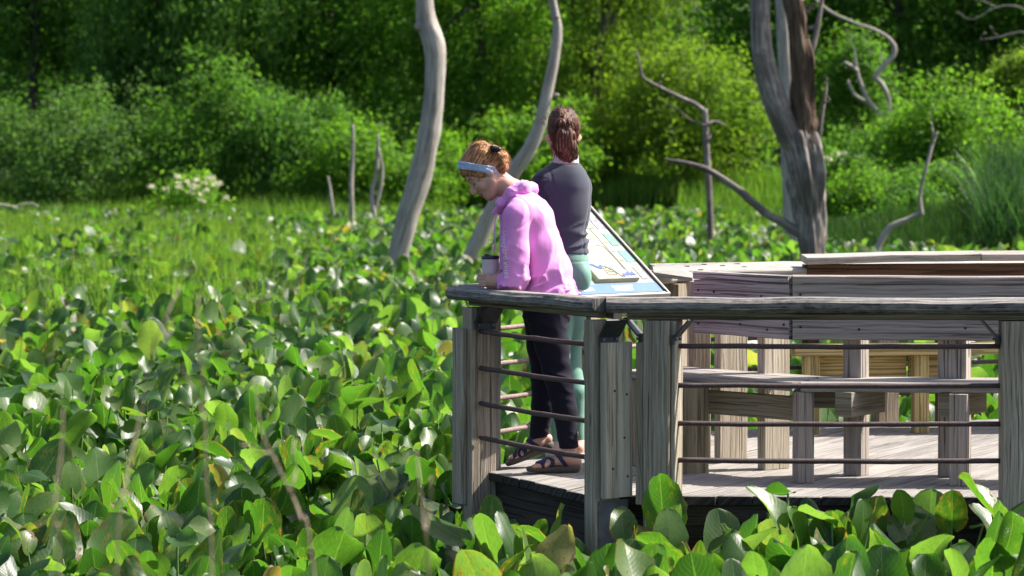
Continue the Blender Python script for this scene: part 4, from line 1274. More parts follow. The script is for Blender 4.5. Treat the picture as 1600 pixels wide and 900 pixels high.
# dry stems close to the camera, out of focus
M['dry'] = rough_mat('dry_stem_straw', (.30, .235, .15), .8, .3, 20)
def dry(label, Y, lines):
    q = W(lines[0][0][0], lines[0][0][1], Y)
    root = empty('dry_stem', (q.x, Y, WATER), label, 'dry stem', 'dry stems close to the camera')
    for i, P in enumerate(lines):
        mb = MB(); limb(mb, [(a, b, c * .72) for a, b, c in P], Y, n=6, lump=.1); mb.build('stem' if i == 0 else 'twig', M['dry'], root, smooth=True)
dry('bent dry stem crossing another, at the far left', 5.2, [[(176, 1560, 6), (185, 900, 5), (200, 740, 4.5), (212, 650, 4), (235, 560, 4), (262, 500, 3.5), (280, 450, 2)], [(237, 556, 3), (262, 528, 2.5), (266, 500, 2)]])
dry('straight dry stem through the middle of the left clump', 5.4, [[(345, 1560, 6), (330, 900, 5), (322, 760, 4.5), (318, 640, 4), (314, 530, 4), (310, 460, 2)], [(318, 660, 3), (300, 610, 2.5), (285, 580, 2)]])
dry('faint dry stem at the very left edge of the clump', 5.0, [[(70, 1560, 6), (90, 900, 4.5), (98, 800, 4), (100, 700, 3), (96, 640, 2)]])
dry('forked dry stem low in the middle of the leaves', 5.5, [[(560, 1560, 7), (490, 880, 6.5), (470, 810, 6.5), (452, 770, 6), (430, 720, 5), (410, 670, 4), (398, 590, 2.5)], [(455, 775, 5), (462, 730, 3.5), (458, 690, 2.5)], [(430, 722, 3), (400, 700, 3), (380, 690, 2)]])
dry('upright dry stem just left of the deck corner', 5.4, [[(690, 1560, 6), (668, 900, 5.5), (662, 820, 5), (655, 750, 4.5), (650, 700, 3)], [(664, 840, 3), (672, 790, 2.5), (674, 745, 2)]])
# ------------------------------------------------------------------ people: smooth-blended limbs turned into one surface
def vnoise(P, seed=0):
    """lattice noise on an (...,3) array, 0..1"""
    q = np.floor(P).astype(np.int64); f = P - q; f = f * f * (3 - 2 * f)
    def hsh(i, j, k):
        n = (i * 73856093) ^ (j * 19349663) ^ (k * 83492791) ^ (seed * 2654435761)
        n = (n ^ (n >> 13)) * 1274126177 & 0x7fffffff
        return ((n ^ (n >> 16)) & 0xffff) / 65535.0
    r = 0
    for a in (0, 1):
        for b in (0, 1):
            for c in (0, 1):
                w = (f[..., 0] if a else 1 - f[..., 0]) * (f[..., 1] if b else 1 - f[..., 1]) * (f[..., 2] if c else 1 - f[..., 2])
                r = r + w * hsh(q[..., 0] + a, q[..., 1] + b, q[..., 2] + c)
    return r


class Field:
    def __init__(s, lo, hi, h):
        s.lo = np.array(lo, float); s.h = h
        s.n = np.ceil((np.array(hi, float) - s.lo) / h).astype(int) + 1
        s.f = np.full(s.n, .06, np.float64)
        s.ax = [s.lo[i] + h * np.arange(s.n[i]) for i in range(3)]

    def grid(s, lo=None, hi=None):
        sl = []
        for i in range(3):
            a = 0 if lo is None else int(max(0, np.floor((lo[i] - s.lo[i]) / s.h)))
            b = s.n[i] if hi is None else int(min(s.n[i], np.ceil((hi[i] - s.lo[i]) / s.h) + 1))
            sl.append(slice(a, max(a, b)))
        X, Y, Z = np.meshgrid(s.ax[0][sl[0]], s.ax[1][sl[1]], s.ax[2][sl[2]], indexing='ij')
        return tuple(sl), np.stack([X, Y, Z], -1)

    def _add(s, sl, d, k, sub=False):
        a = s.f[sl]
        if sub: a = -a
        if k > 0:
            hh = np.clip(.5 + .5 * (a - d) / k, 0, 1)
            r = a * (1 - hh) + d * hh - k * hh * (1 - hh)
        else: r = np.minimum(a, d)
        s.f[sl] = -r if sub else r

    def cap(s, a, b, ra, rb=None, k=.02, wide=None, wf=1.0, sub=False):
        a, b = np.array(a, float), np.array(b, float); rb = ra if rb is None else rb
        R = max(ra, rb) * max(1, wf) + .05 + k
        sl, P = s.grid(np.minimum(a, b) - R, np.maximum(a, b) + R)
        if P.size == 0: return
        if wide is not None:
            w = np.array(wide, float); w /= np.linalg.norm(w); kk = 1 - 1 / wf
            c = (a + b) / 2
            def sq(p): return p - w * ((p - c) @ w)[..., None] * kk
            P = sq(P); a = sq(a[None])[0]; b = sq(b[None])[0]
        ba = b - a; L2 = max(1e-12, ba @ ba)
        t = np.clip(((P - a) @ ba) / L2, 0, 1)
        d = np.linalg.norm(P - a - t[..., None] * ba, axis=-1) - (ra + (rb - ra) * t)
        s._add(sl, d, k, sub)

    def chain(s, pts, k=.02, wide=None, wf=1.0):
        for (a, ra), (b, rb) in zip(pts[:-1], pts[1:]): s.cap(a, b, ra, rb, k, wide, wf)

    def ell(s, c, axes, rad, k=.02, sub=False):
        c = np.array(c, float); A = np.array(axes, float); rad = np.array(rad, float)
        R = rad.max() + .05 + k
        sl, P = s.grid(c - R, c + R)
        if P.size == 0: return
        q = (P - c) @ A.T / rad
        l = np.linalg.norm(q, axis=-1); l2 = np.linalg.norm(q / rad, axis=-1) + 1e-9
        s._add(sl, l * (l - 1) / l2, k, sub)

    def cut(s, p, n):
        """remove the side the normal points to"""
        sl, P = s.grid(); n = np.array(n, float); n /= np.linalg.norm(n)
        s.f = np.maximum(s.f, (P - np.array(p, float)) @ n)

    def copy(s):
        o = Field.__new__(Field); o.lo, o.h, o.n, o.ax = s.lo, s.h, s.n, s.ax; o.f = s.f.copy(); return o

    def mesh(s):
        """surface nets"""
        f = s.f; f = np.pad(f, 1, constant_values=.06); lo = s.lo - s.h
        nx, ny, nz = f.shape
        corner = [(i, j, k) for i in (0, 1) for j in (0, 1) for k in (0, 1)]
        def C(i, j, k): return f[i:nx - 1 + i, j:ny - 1 + j, k:nz - 1 + k]
        ins = sum((C(*c) < 0).astype(np.int8) for c in corner)
        act = (ins > 0) & (ins < 8)
        idx = np.full(act.shape, -1, np.int64); ijk = np.argwhere(act); idx[act] = np.arange(len(ijk))
        acc = np.zeros((len(ijk), 3)); cnt = np.zeros(len(ijk))
        I, J, K = ijk.T
        for a in range(8):
            for ax in range(3):
                c0 = corner[a]
                if c0[ax] == 1: continue
                c1 = list(c0); c1[ax] = 1
                v0 = f[I + c0[0], J + c0[1], K + c0[2]]; v1 = f[I + c1[0], J + c1[1], K + c1[2]]
                m = (v0 < 0) != (v1 < 0)
                t = np.where(m, v0 / np.where(m, v0 - v1, 1), 0)
                p = np.array(c0, float)[None] + 0 * t[:, None]; p[:, ax] += t
                acc += p * m[:, None]; cnt += m
        V = (ijk + acc / cnt[:, None]) * s.h + lo
        Fs = []
        for ax in range(3):
            u, w = (ax + 1) % 3, (ax + 2) % 3
            s0 = [slice(None)] * 3; s1 = [slice(None)] * 3
            s0[ax] = slice(0, -1); s1[ax] = slice(1, None)
            a_, b_ = f[tuple(s0)] < 0, f[tuple(s1)] < 0
            q = np.argwhere(a_ != b_)
            ok = (q[:, u] > 0) & (q[:, w] > 0) & (q[:, u] < f.shape[u] - 1) & (q[:, w] < f.shape[w] - 1)
            q = q[ok]
            def cell(du, dw):
                r = q.copy(); r[:, u] -= du; r[:, w] -= dw; return idx[r[:, 0], r[:, 1], r[:, 2]]
            quad = np.stack([cell(1, 1), cell(0, 1), cell(0, 0), cell(1, 0)], -1)
            inside = a_[q[:, 0], q[:, 1], q[:, 2]]
            quad[~inside] = quad[~inside][:, ::-1]
            Fs.append(quad)
        Fq = np.concatenate(Fs); Fq = Fq[(Fq >= 0).all(1)]
        return V, Fq


def smooth_v(V, Fq, it=2, lam=.5):
    n = len(V)
    e = np.concatenate([Fq[:, [0, 1]], Fq[:, [1, 2]], Fq[:, [2, 3]], Fq[:, [3, 0]]])
    for _ in range(it):
        s = np.zeros_like(V); c = np.zeros(n)
        for k in range(3):
            s[:, k] = np.bincount(e[:, 0], V[e[:, 1], k], n) + np.bincount(e[:, 1], V[e[:, 0], k], n)
        c = np.bincount(e[:, 0], minlength=n) + np.bincount(e[:, 1], minlength=n)
        V = V + lam * (s / np.maximum(c, 1)[:, None] - V)
    return V


def sdf_obj(name, F_, mat, parent, it=2, mi=None):
    V, Fq = F_.mesh(); V = smooth_v(V, Fq, it)
    m = None
    if mi is not None: m = mi(V[Fq].mean(1))
    return np_mesh(name, V, Fq, mat, parent, smooth=True, mi=m)


def skin_mat(name, col, red):
    t = NT(name); co = t.n('TexCoord').outputs['Object']
    c = t.ramp(t.noise(co, 14, 4), [(.35, red), (.65, col)])
    b = t.n('Bump', {'Height': t.noise(co, 260, 3), 'Strength': .12, 'Distance': .002})
    return t.surf(t.n('BsdfPrincipled', {'Base Color': c, 'Roughness': .52, 'Subsurface Weight': .12, 'Subsurface Radius': (.012, .005, .003), 'Subsurface Scale': 1., 'Normal': b.outputs[0]}).outputs[0])


def cloth_mat(name, col, rough=.85, var=.08, weave=420, bump=.25, sheen=.15, fold=0.):
    t = NT(name); co = t.n('TexCoord').outputs['Object']
    c = t.ramp(t.noise(co, 7, 4), [(.3, tuple(q * (1 - var) for q in col)), (.7, tuple(min(1, q * (1 + var)) for q in col))])
    hgt = t.noise(co, weave, 2)
    b = t.n('Bump', {'Height': hgt, 'Strength': bump, 'Distance': .002})
    nrm = b.outputs[0]
    if fold:
        fz = t.noise(t.mapping(co, (26, 26, 11)), 1.0, 3, .5, .8)
        b2 = t.n('Bump', {'Height': fz, 'Strength': fold, 'Distance': .02, 'Normal': nrm}); nrm = b2.outputs[0]
    return t.surf(t.n('BsdfPrincipled', {'Base Color': c, 'Roughness': rough, 'Sheen Weight': sheen, 'Specular IOR Level': .2, 'Normal': nrm}).outputs[0])


def hair_mat(name, a, b, c, axis):
    t = NT(name); co = t.n('TexCoord').outputs['Object']
    ax = tuple(Vector(axis).normalized())
    d = t.n('VectorMath', {0: co, 1: ax}, operation='DOT_PRODUCT').outputs['Value']
    pr = t.n('VectorMath', {0: ax, 'Scale': d}, operation='SCALE').outputs[0]
    pe = t.n('VectorMath', {0: co, 1: pr}, operation='SUBTRACT').outputs[0]
    w = t.n('VectorMath', {0: t.n('VectorMath', {0: pe, 'Scale': 130.}, operation='SCALE').outputs[0],
                           1: t.n('VectorMath', {0: pr, 'Scale': 9.}, operation='SCALE').outputs[0]}, operation='ADD').outputs[0]
    n1 = t.noise(w, 1.0, 4, .6)
    col = t.ramp(n1, [(.34, a), (.52, b), (.68, c)])
    bm = t.n('Bump', {'Height': n1, 'Strength': .8, 'Distance': .006})
    return t.surf(t.n('BsdfPrincipled', {'Base Color': col, 'Roughness': .52, 'Specular IOR Level': .25, 'Normal': bm.outputs[0]}).outputs[0])


M['skin_p'] = skin_mat('fair_skin', (.62, .37, .27), (.58, .30, .22)); M['skin_s'] = skin_mat('warm_skin', (.58, .33, .22), (.54, .26, .18))
M['lip'] = rough_mat('lip_tone', (.42, .13, .12), .45, .1, 40); M['lash'] = rough_mat('lash_brown', (.06, .03, .02), .8, .1, 40)
M['pink'] = cloth_mat('lilac_pink_jersey', (.78, .30, .67), .85, .05, 380, .2, .1, .16)
M['pink_dark'] = cloth_mat('lilac_pink_rib', (.60, .24, .53), .9, .05, 300, .4)
M['navy'] = cloth_mat('navy_trouser_cloth', (.012, .010, .022), .85, .15, 300, .3, .02)
M['jacket'] = cloth_mat('charcoal_plum_fleece', (.042, .048, .072), .8, .1, 300, .3, .25)
M['jacket_side'] = cloth_mat('navy_sleeve_fleece', (.028, .026, .05), .8, .1, 300, .3, .2)
M['legging'] = cloth_mat('sage_green_legging', (.15, .30, .235), .62, .06, 400, .15, .15)
M['collar'] = cloth_mat('pale_grey_collar', (.55, .53, .53), .8, .06)
M['headband'] = cloth_mat('pale_blue_headband', (.36, .45, .62), .8, .18, 200, .5)
M['sole'] = rough_mat('taupe_sandal_sole', (.11, .088, .07), .75, .2, 30, .3)
M['strap'] = cloth_mat('navy_sandal_strap', (.03, .032, .075), .75, .2, 300, .4)
M['shoe'] = cloth_mat('cream_knit_shoe', (.52, .40, .34), .8, .15, 260, .5); M['shoe_sole'] = rough_mat('cream_shoe_sole', (.60, .52, .46), .6, .1, 20)
M['print'] = rough_mat('pale_sleeve_print', (.95, .74, .87), .7, .05, 30); M['print_grey'] = rough_mat('greyish_back_print', (.42, .46, .42), .7, .1, 30)
M['cup'] = rough_mat('white_tumbler_paint', (.66, .56, .58), .35, .03, 10); M['lid'] = rough_mat('dark_tumbler_lid', (.02, .02, .026), .3, .2, 20); M['clip'] = rough_mat('black_hair_clip', (.008, .008, .01), .3, .2, 20)


def strands(hair, mat, paths, r=.0012, n=4):
    """fly-away strands, grown into the hair's own mesh"""
    mb = MB()
    for P in paths: mb.tube(P, [r * (1 - .7 * i / (len(P) - 1)) for i in range(len(P))], n, cap=False)
    o = mb.build('strand', mat, None, smooth=True)
    bm = bmesh.new(); bm.from_mesh(hair.data); bm.from_mesh(o.data); bm.to_mesh(hair.data); bm.free()
    bpy.data.objects.remove(o)


def P(px, py, dy=0.0): return np.array(W(px, py, 13.55 + dy))
HFIX = 3

# ================================================================== the leaning woman
def woman_pink():
    root = empty('person', tuple(P(866, 735)[:2]) + (0,), 'woman in a lilac hooded top and navy trousers leaning on the rail with a cup', 'person', 'women on the deck')
    random.seed(21)
    lo, hi = P(700, 215, 0) - np.array([.05, .42, 0]), P(925, 215, 0) + np.array([.05, .42, .04]); lo[2] = -.03
    # ---- head frame
    HS = .95
    hc = P(757, 272, .0)
    f = np.array([-.71, -.16, -.70]); f /= np.linalg.norm(f)
    l = np.array([-.12, -1, .0]); l -= f * (l @ f); l /= np.linalg.norm(l); u = np.cross(l, f) * -1
    if u[2] < 0: u = -u
    A = np.stack([f, l, u])
    def hp(a, b, c): return hc + HS * (f * a + l * b + u * c)
    B = Field(lo, hi, .0055)
    B.ell(hp(-.008, 0, .035), A, np.array([.098, .078, .10]) * HS, .0)
    B.ell(hp(.030, 0, -.035), A, np.array([.062, .060, .088]) * HS, .03)
    B.ell(hp(.066, 0, -.104), A, np.array([.022, .026, .020]) * HS, .03)
    for sgn in (-1, 1):
        B.cap(hp(.005, sgn * .056, -.055), hp(.060, sgn * .022, -.100), .020 * HS, .016 * HS, .03)
        B.ell(hp(.062, sgn * .036, -.030), A, np.array([.026, .026, .026]) * HS, .02)
        B.cap(hp(.080, sgn * .014, .030), hp(.066, sgn * .050, .026), .012, .010, .012)
        B.ell(hp(.090, sgn * .030, .004), A, np.array([.014, .017, .012]) * HS, .012, sub=True)
        B.ell(hp(.071, sgn * .031, .004), A, np.array([.0155, .0155, .0145]) * HS, .005)
        B.ell(hp(-.012, sgn * .079, -.012), np.stack([f * .95 - u * .2, l, u * .95 + f * .2]), np.array([.019, .010, .031]) * HS, .008)
        B.ell(hp(-.008, sgn * .088, -.010), A, np.array([.009, .006, .014]) * HS, .006, sub=True)
    B.cap(hp(.086, 0, .018), hp(.116, 0, -.030), .0085, .0115, .012)
    B.ell(hp(.104, 0, -.036), A, np.array([.014, .018, .010]) * HS, .008)
    B.ell(hp(.088, 0, -.062), A, np.array([.014, .024, .0075]) * HS, .006)
    B.ell(hp(.085, 0, -.076), A, np.array([.014, .021, .0085]) * HS, .006)
    B.cap(hp(-.030, 0, -.050), P(803, 302), .052, .060, .03)
    # ---- body under the clothes
    Yw = (0, 1, 0)
    B.chain([(P(808, 305), .07), (P(828, 340), .088), (P(841, 385), .088), (P(850, 425), .092), (P(858, 465), .085)], .03, Yw, 1.3)
    B.cap(P(810, 328, -.145), P(804, 320, .145), .055, .055, .03)
    sL, eL, wL = P(806, 338, -.175), P(804, 436, -.20), P(779, 440, -.135)
    B.chain([(sL, .048), (eL, .036), (wL, .026)], .01)
    sR, eR, wR = P(800, 330, .175), P(800, 436, .22), P(794, 441, .18)
    B.chain([(sR, .048), (eR, .036), (wR, .026)], .01)
    kL, aL = P(873, 592, -.09), P(889, 706, -.085)
    kR, aR = P(851, 590, .10), P(840, 690, .15)
    B.chain([(P(856, 484, -.085), .066), (kL, .045), ((kL + aL) / 2 + np.array([.012, 0, .03]), .042), (aL, .033)], .02)
    B.chain([(P(848, 484, .085), .066), (kR, .045), ((kR + aR) / 2 + np.array([.012, 0, .03]), .050), (aR, .033)], .02)
    # feet
    def foot(heel, toe, ank, side):
        d = toe - heel; L = np.linalg.norm(d); d /= L
        up_ = np.array([0, 0, 1.]) - d * d[2]; up_ /= np.linalg.norm(up_); sd = np.cross(d, up_)
        B.cap(heel + up_ * .030, heel + d * .05 + up_ * .032, .029, .029, .015)
        B.cap(ank, heel + d * .045 + up_ * .045, .033, .034, .02)
        B.cap(heel + d * .05 + up_ * .045, heel + d * L * .66 + up_ * .022, .031, .021, .02, sd, 1.45)
        for i in range(5):
            o = (i - 2) * .0165 * side; ln = L * (.95 - .035 * abs(i - .6) * (1 if i > 0 else .6))
            B.cap(heel + d * L * .66 + sd * o * .9 + up_ * .016, heel + d * ln + sd * o + up_ * .011, .0125, .0085 if i else .011, .006)
        return d, up_, sd
    hL, tL = P(900, 733.5, -.085), P(828, 733.5, -.115); hL[2] = tL[2] = .026
    hR, tR = P(858, 697, .16), P(795, 727, .14); tR[2] = .026; hR[2] = .115
    fL = foot(hL, tL, aL, 1); fR = foot(hR, tR, aR, -1)
    # hands: the left one closes round the tumbler
    tc = np.array(W(766, 449, 13.46)); tc[2] = .929
    def ring(ang, r, z): return np.array([tc[0] + r * math.cos(ang), tc[1] + r * math.sin(ang), z])
    R_ = .041
    B.cap(wL, ring(-1.05, R_ + .017, .965), .025, .021, .012, (0, 0, 1), 1.35)
    B.cap(ring(-1.05, R_ + .016, .958), ring(-1.75, R_ + .014, .962), .017, .014, .012, (0, 0, 1), 1.9)
    for i, (z0, z1, a1, rr) in enumerate(((.992, .990, 2.55, .0092), (.974, .972, 2.35, .0097), (.956, .953, 2.45, .0094), (.940, .937, 2.75, .0082))):
        path = [ring(-1.7 - (2 * PI - a1 - 1.7) * q, R_ + rr * .95 + (.004 if 0 < q < 1 else 0), z0 + (z1 - z0) * q) for q in (0, .3, .58, .82, 1.0)]
        for q in range(4): B.cap(path[q], path[q + 1], rr * (1.05 - .05 * q), rr * (1 - .06 * (q + 1)), .004)
    tp = [ring(-1.0, R_ + .016, .978), ring(-.55, R_ + .012, 1.000), ring(.1, R_ + .010, 1.008), ring(.55, R_ + .009, 1.006)]
    for q in range(3): B.cap(tp[q], tp[q + 1], .0115 - .001 * q, .0105 - .001 * q, .006)
    # the right one lies on the far rail
    rp = P(775, 447, .20); rp[2] = .952
    B.cap(wR, rp, .024, .017, .012, (0, 1, 0), 1.5)
    for i in range(4):
        s0 = rp + np.array([-.012, (i - 1.5) * .018, .0]); e1 = s0 + np.array([-.036, (i - 1.5) * .006, .002]); e2 = e1 + np.array([-.026 + .003 * abs(i - 1.5), 0, -.012])
        B.cap(s0, e1, .0095, .0088, .004); B.cap(e1, e2, .0088, .0075, .003)
    B.cap(rp + np.array([.015, -.02, 0]), rp + np.array([-.012, -.046, -.004]), .011, .0095, .006); B.cap(rp + np.array([-.012, -.046, -.004]), rp + np.array([-.036, -.050, -.010]), .0095, .008, .004)
    V, Fq = B.mesh(); V = smooth_v(V, Fq, 1, .4)
    cF = V[Fq].mean(1) - hc
    q = np.stack([cF @ f, cF @ l, cF @ u], -1) / HS
    mi = np.zeros(len(Fq), int)
    lips = (((q - np.array([.094, 0, -.069])) / np.array([.02, .025, .013])) ** 2).sum(1) < 1
    mi[lips] = 1
    for sgn in (-1, 1):
        lash = (np.abs(q[:, 2] + .004 + .25 * (np.abs(q[:, 1]) - .031) ** 2 * 40) < .0032) & (np.abs(q[:, 1] - sgn * .032) < .016) & (q[:, 0] > .05)
        brow = (np.abs(q[:, 2] - .033 + .9 * (np.abs(q[:, 1]) - .034) ** 2 * 12) < .0035) & (np.abs(q[:, 1] - sgn * .034) < .021) & (q[:, 0] > .045)
        mi[lash] = 2; mi[brow] = 3
    M['brow'] = rough_mat('brow_auburn', (.22, .10, .055), .8, .2, 60)
    np_mesh('body', V, Fq, [M['skin_p'], M['lip'], M['lash'], M['brow']], root, smooth=True, mi=mi)

    # ---- hooded top
    T = Field(P(755, 265) - np.array([0, .36, .0]) * 1, P(915, 265) + np.array([0, .36, 0]), .006) if False else None
    l2 = P(755, 500) - np.array([0, .36, 0]); h2 = P(910, 262) + np.array([0, .36, 0])
    T = Field(l2, h2, .0055)
    T.chain([(P(812, 312), .085), (P(829, 342), .108), (P(841, 385), .110), (P(852, 425), .120), (P(857, 462), .134), (P(858, 505), .140)], .03, Yw, 1.38)
    T.cap(P(814, 330, -.145), P(808, 322, .145), .066, .066, .05)
    T.chain([(sL + np.array([.004, 0, .0]), .068), (sL * .5 + eL * .5, .060), (eL, .054)], .018)
    T.chain([(eL, .054), (wL + (eL - wL) * .12, .037)], .018)
    T.chain([(sR, .066), (eR, .052), (wR + (eR - wR) * .12, .037)], .02)
    sl, G = T.grid()
    # drapery: long folds hanging from the shoulder blades, bunched cloth at the hem, creases at the elbow
    hgt = np.clip((P(0, 345)[2] - G[..., 2]) / .35, 0, 1)
    q = np.stack([(G[..., 0] * .82 - G[..., 2] * .30) * 17, G[..., 1] * 11, (G[..., 2] * .95 + G[..., 0] * .45) * 4.2], -1)
    n1 = vnoise(q + .6 * vnoise(G * 7, 3)[..., None], 1); ridge = (1 - np.abs(2 * n1 - 1)) ** 3.5
    q2 = np.stack([(G[..., 0] + G[..., 2] * .5) * 13, G[..., 1] * 10, (G[..., 2] - G[..., 0] * .35) * 24], -1)
    n2 = vnoise(q2, 5); r2 = (1 - np.abs(2 * n2 - 1)) ** 3
    hem = np.clip((P(0, 415)[2] - G[..., 2]) / .10, 0, 1)
    T.f = T.f - (.021 * ridge - .005) * (.35 + .65 * hgt) - .020 * (r2 - .25) * hem
    arm = np.exp(-(((G - (sL * .25 + eL * .75)) ** 2).sum(-1)) / .010)
    q3 = np.stack([G[..., 0] * 9, G[..., 1] * 9, (G[..., 2] + G[..., 0] * .5) * 38], -1)
    T.f = T.f - .009 * (1 - np.abs(2 * vnoise(q3, 9) - 1)) * arm
    # seam line round the armhole
    sd_ = np.abs(np.linalg.norm((G - (sL + np.array([-.015, 0, .012]))) * np.array([1, .6, 1]), axis=-1) - .085)
    T.f = T.f + .004 * np.exp(-(sd_ / .005) ** 2) * (G[..., 1] < 13.5) * (G[..., 0] > sL[0] - .02)
    T.cut(P(800, 474), (0.10, 0, -1)); T.cut(hp(-.045, 0, -.10), (hc - P(803, 302)))
    wd_ = wL + (eL - wL) * .12; 
    sl, G = T.grid()
    nearL = np.linalg.norm(G - wL, axis=-1) < .075
    dcut = (G - (wL + (eL - wL) * .10)) @ ((wL - eL) / np.linalg.norm(wL - eL))
    T.f = np.where(nearL, np.maximum(T.f, dcut), T.f)
    nearR = np.linalg.norm(G - wR, axis=-1) < .075
    T.f = np.where(nearR, np.maximum(T.f, (G - (wR + (eR - wR) * .10)) @ ((wR - eR) / np.linalg.norm(wR - eR))), T.f)
    top = sdf_obj('hooded_top', T, M['pink'], root, 1)
    # hood lying on the back of the neck
    Hd = Field(P(758, 335) - np.array([0, .2, 0]), P(868, 262) + np.array([0, .2, 0]), .005)
    Hd.chain([(P(783, 318, -.085), .020), (P(799, 302, -.100), .024), (P(818, 294, -.085), .028), (P(830, 296, 0), .030), (P(818, 292, .085), .028), (P(798, 300, .10), .024), (P(780, 318, .08), .022)], .03)
    Hd.chain([(P(783, 318, -.085), .022), (P(776, 334, -.03), .020), (P(778, 334, .04), .020)], .02)
    Hd.cap(P(806, 296, -.07), P(806, 296, .07), .028, .028, .03)
    sl, G = Hd.grid()
    q = np.stack([G[..., 0] * 40 + G[..., 2] * 26, G[..., 1] * 16, G[..., 2] * 62 - G[..., 0] * 36], -1)
    n1 = vnoise(q + .9 * vnoise(G * 16, 2)[..., None], 4)
    Hd.f = Hd.f - .0055 * ((1 - np.abs(2 * n1 - 1)) ** 2 - .3)
    hood = sdf_obj('hood', Hd, M['pink'], root, 1)
    mb = MB()
    sp0 = [P(776, 334, -.115), P(773, 350, -.17), P(773.5, 370, -.215), P(773, 391, -.222)]
    mb.tube([Vector(q) for q in sp0], .0035, 6); mb.tube([Vector(sp0[-1]), Vector(sp0[-1]) + Vector((0, 0, -.012))], .0055, 6)
    mb.build('drawstring', M['pink_dark'], root, smooth=True)
    # lettering down the sleeve
    bv = BVHTree.FromPolygons([tuple(v.co) for v in top.data.vertices], [tuple(p.vertices) for p in top.data.polygons])
    org = Vector(root.location)
    cu = bpy.data.curves.new('lettering', 'FONT'); cu.body = 'vineyard vines'; cu.size = 1.0; cu.resolution_u = 3; cu.offset = .012
    to = bpy.data.objects.new('sleeve_lettering', cu); COL.objects.link(to)
    dg = bpy.context.evaluated_depsgraph_get(); me = bpy.data.meshes.new_from_object(to.evaluated_get(dg)); bpy.data.objects.remove(to)
    wx = max(v.co.x for v in me.vertices)
    s0, s1 = Vector(P(784.5, 362, -.3)), Vector(P(790, 436, -.3))
    dn = (s1 - s0); rt_ = Vector((1, 0, 0)) - dn.normalized() * dn.normalized().x; rt_.normalize()
    bm = bmesh.new(); bm.from_mesh(me); bmesh.ops.subdivide_edges(bm, edges=[e for e in bm.edges if e.calc_length() > .25], cuts=1)
    for v in bm.verts:
        p = s0 + dn * (v.co.x / wx) + rt_ * ((v.co.y - .1) * .038)
        hit, nn, _, _ = bv.ray_cast(p, Vector((0, 1, 0)))
        v.co = (hit + Vector((-.05, -1, .05)) * .003) if hit else p + Vector((0, .1, 0))
    bm.to_mesh(me); bm.free()
    me.materials.clear(); me.materials.append(M['print'])
    lt = bpy.data.objects.new('sleeve_lettering', me); link(lt, None); lt.parent = top; lt.matrix_parent_inverse = Matrix.Identity(4)
    # worn print between the shoulder blades
    mb = MB(); random.seed(4)
    shp = [(-.030, .000), (-.022, .010), (-.006, .013), (.010, .009), (.020, .002), (.030, .010), (.036, .012), (.033, .004), (.036, -.004), (.028, -.003), (.018, -.006), (.0, -.009), (-.020, -.008)]
    marks = [shp] + [[(x + dx, -.022 + yy) for x, yy in ((0, 0), (.006, 0), (.006, .006), (0, .006))] for dx in (-.03, -.019, -.009, .002, .013, .024)]
    pc = Vector(P(830, 332, -.06)); ddir = Vector((-.55, .55, -.62)).normalized(); sx = Vector((.25, -.85, -.45)).normalized(); sx = (sx - ddir * sx.dot(ddir)).normalized(); sy = ddir.cross(sx)
    for pl in marks:
        b = len(mb.v); ok = True
        for (x, yy) in pl:
            o = pc + sx * x + sy * yy - ddir * .3
            hit, nn, _, _ = bv.ray_cast(o, ddir)
            if hit is None: ok = False; hit = o
            mb.v.append(hit + nn * .002 if nn else hit)
        if ok: mb.face(tuple(range(b, b + len(pl))), pl)
    if mb.f:
        o = mb.build('back_print', M['print_grey'], None); o.parent = top; o.matrix_parent_inverse = Matrix.Identity(4)

    # ---- trousers
    Tr = Field(P(800, 712) - np.array([.03, .32, 0]), P(915, 455) + np.array([.02, .34, 0]), .0055)
    Tr.cap(P(852, 468), P(860, 480), .108, .108, .03, Yw, 1.32)
    Tr.cap(P(866, 484, -.07), P(864, 484, .07), .082, .082, .04)
    Tr.chain([(P(853, 492, -.085), .098), ((P(853, 492, -.085) + kL) / 2, .083), (kL, .066), (kL * .55 + aL * .45 + np.array([.008, 0, 0]), .059), (aL, .044)], .02)
    Tr.chain([(P(846, 490, .085), .094), ((P(846, 490, .085) + kR) / 2, .080), (kR, .064), (kR * .55 + aR * .45 + np.array([.008, 0, 0]), .057), (aR, .044)], .02)
    sl, G = Tr.grid()
    q = np.stack([G[..., 0] * 10, G[..., 1] * 8, (G[..., 2] + .4 * G[..., 0]) * 26], -1); n1 = vnoise(q, 8)
    kn = np.exp(-((G[..., 2] - kL[2]) / .10) ** 2) + np.exp(-((G[..., 2] - .80) / .10) ** 2) + .6 * np.exp(-((G[..., 2] - .14) / .07) ** 2)
    Tr.f = Tr.f - .011 * ((1 - np.abs(2 * n1 - 1)) ** 2 - .25) * kn
    Tr.cut(P(860, 458), (0, 0, 1))
    sl, G = Tr.grid()
    Tr.f = np.where(G[..., 1] < 13.56, np.maximum(Tr.f, -(G - P(889, 700, -.085)) @ np.array([-.05, 0, 1.])), np.maximum(Tr.f, -(G - P(838, 684, .14)) @ np.array([-.1, 0, 1.])))
    tro = sdf_obj('trousers', Tr, M['navy'], root, 1)

    # ---- sandals
    def sandal(heel, toe, fr, ank, side):
        d, up_, sd = fr; L = np.linalg.norm(toe - heel)
        a, b = np.minimum(heel, toe) - .08, np.maximum(heel, toe) + np.array([.08, .08, .14])
        S = Field(a, b, .004)
        mid = heel + d * L * .5
        S.cap(heel - up_ * .0 + d * .01, heel + d * L * .42, .033, .030, .01, None); S.cap(heel + d * L * .42, heel + d * L * .93, .030, .036, .02)
        sl, G = S.grid(); hgt_ = (G - heel) @ up_; al = np.clip(((G - heel) @ d) / L, 0, 1)
        thick_top = .010 - .004 * al; thick_bot = -.024 + .006 * al ** 2 - .004 * np.sin(al * PI)
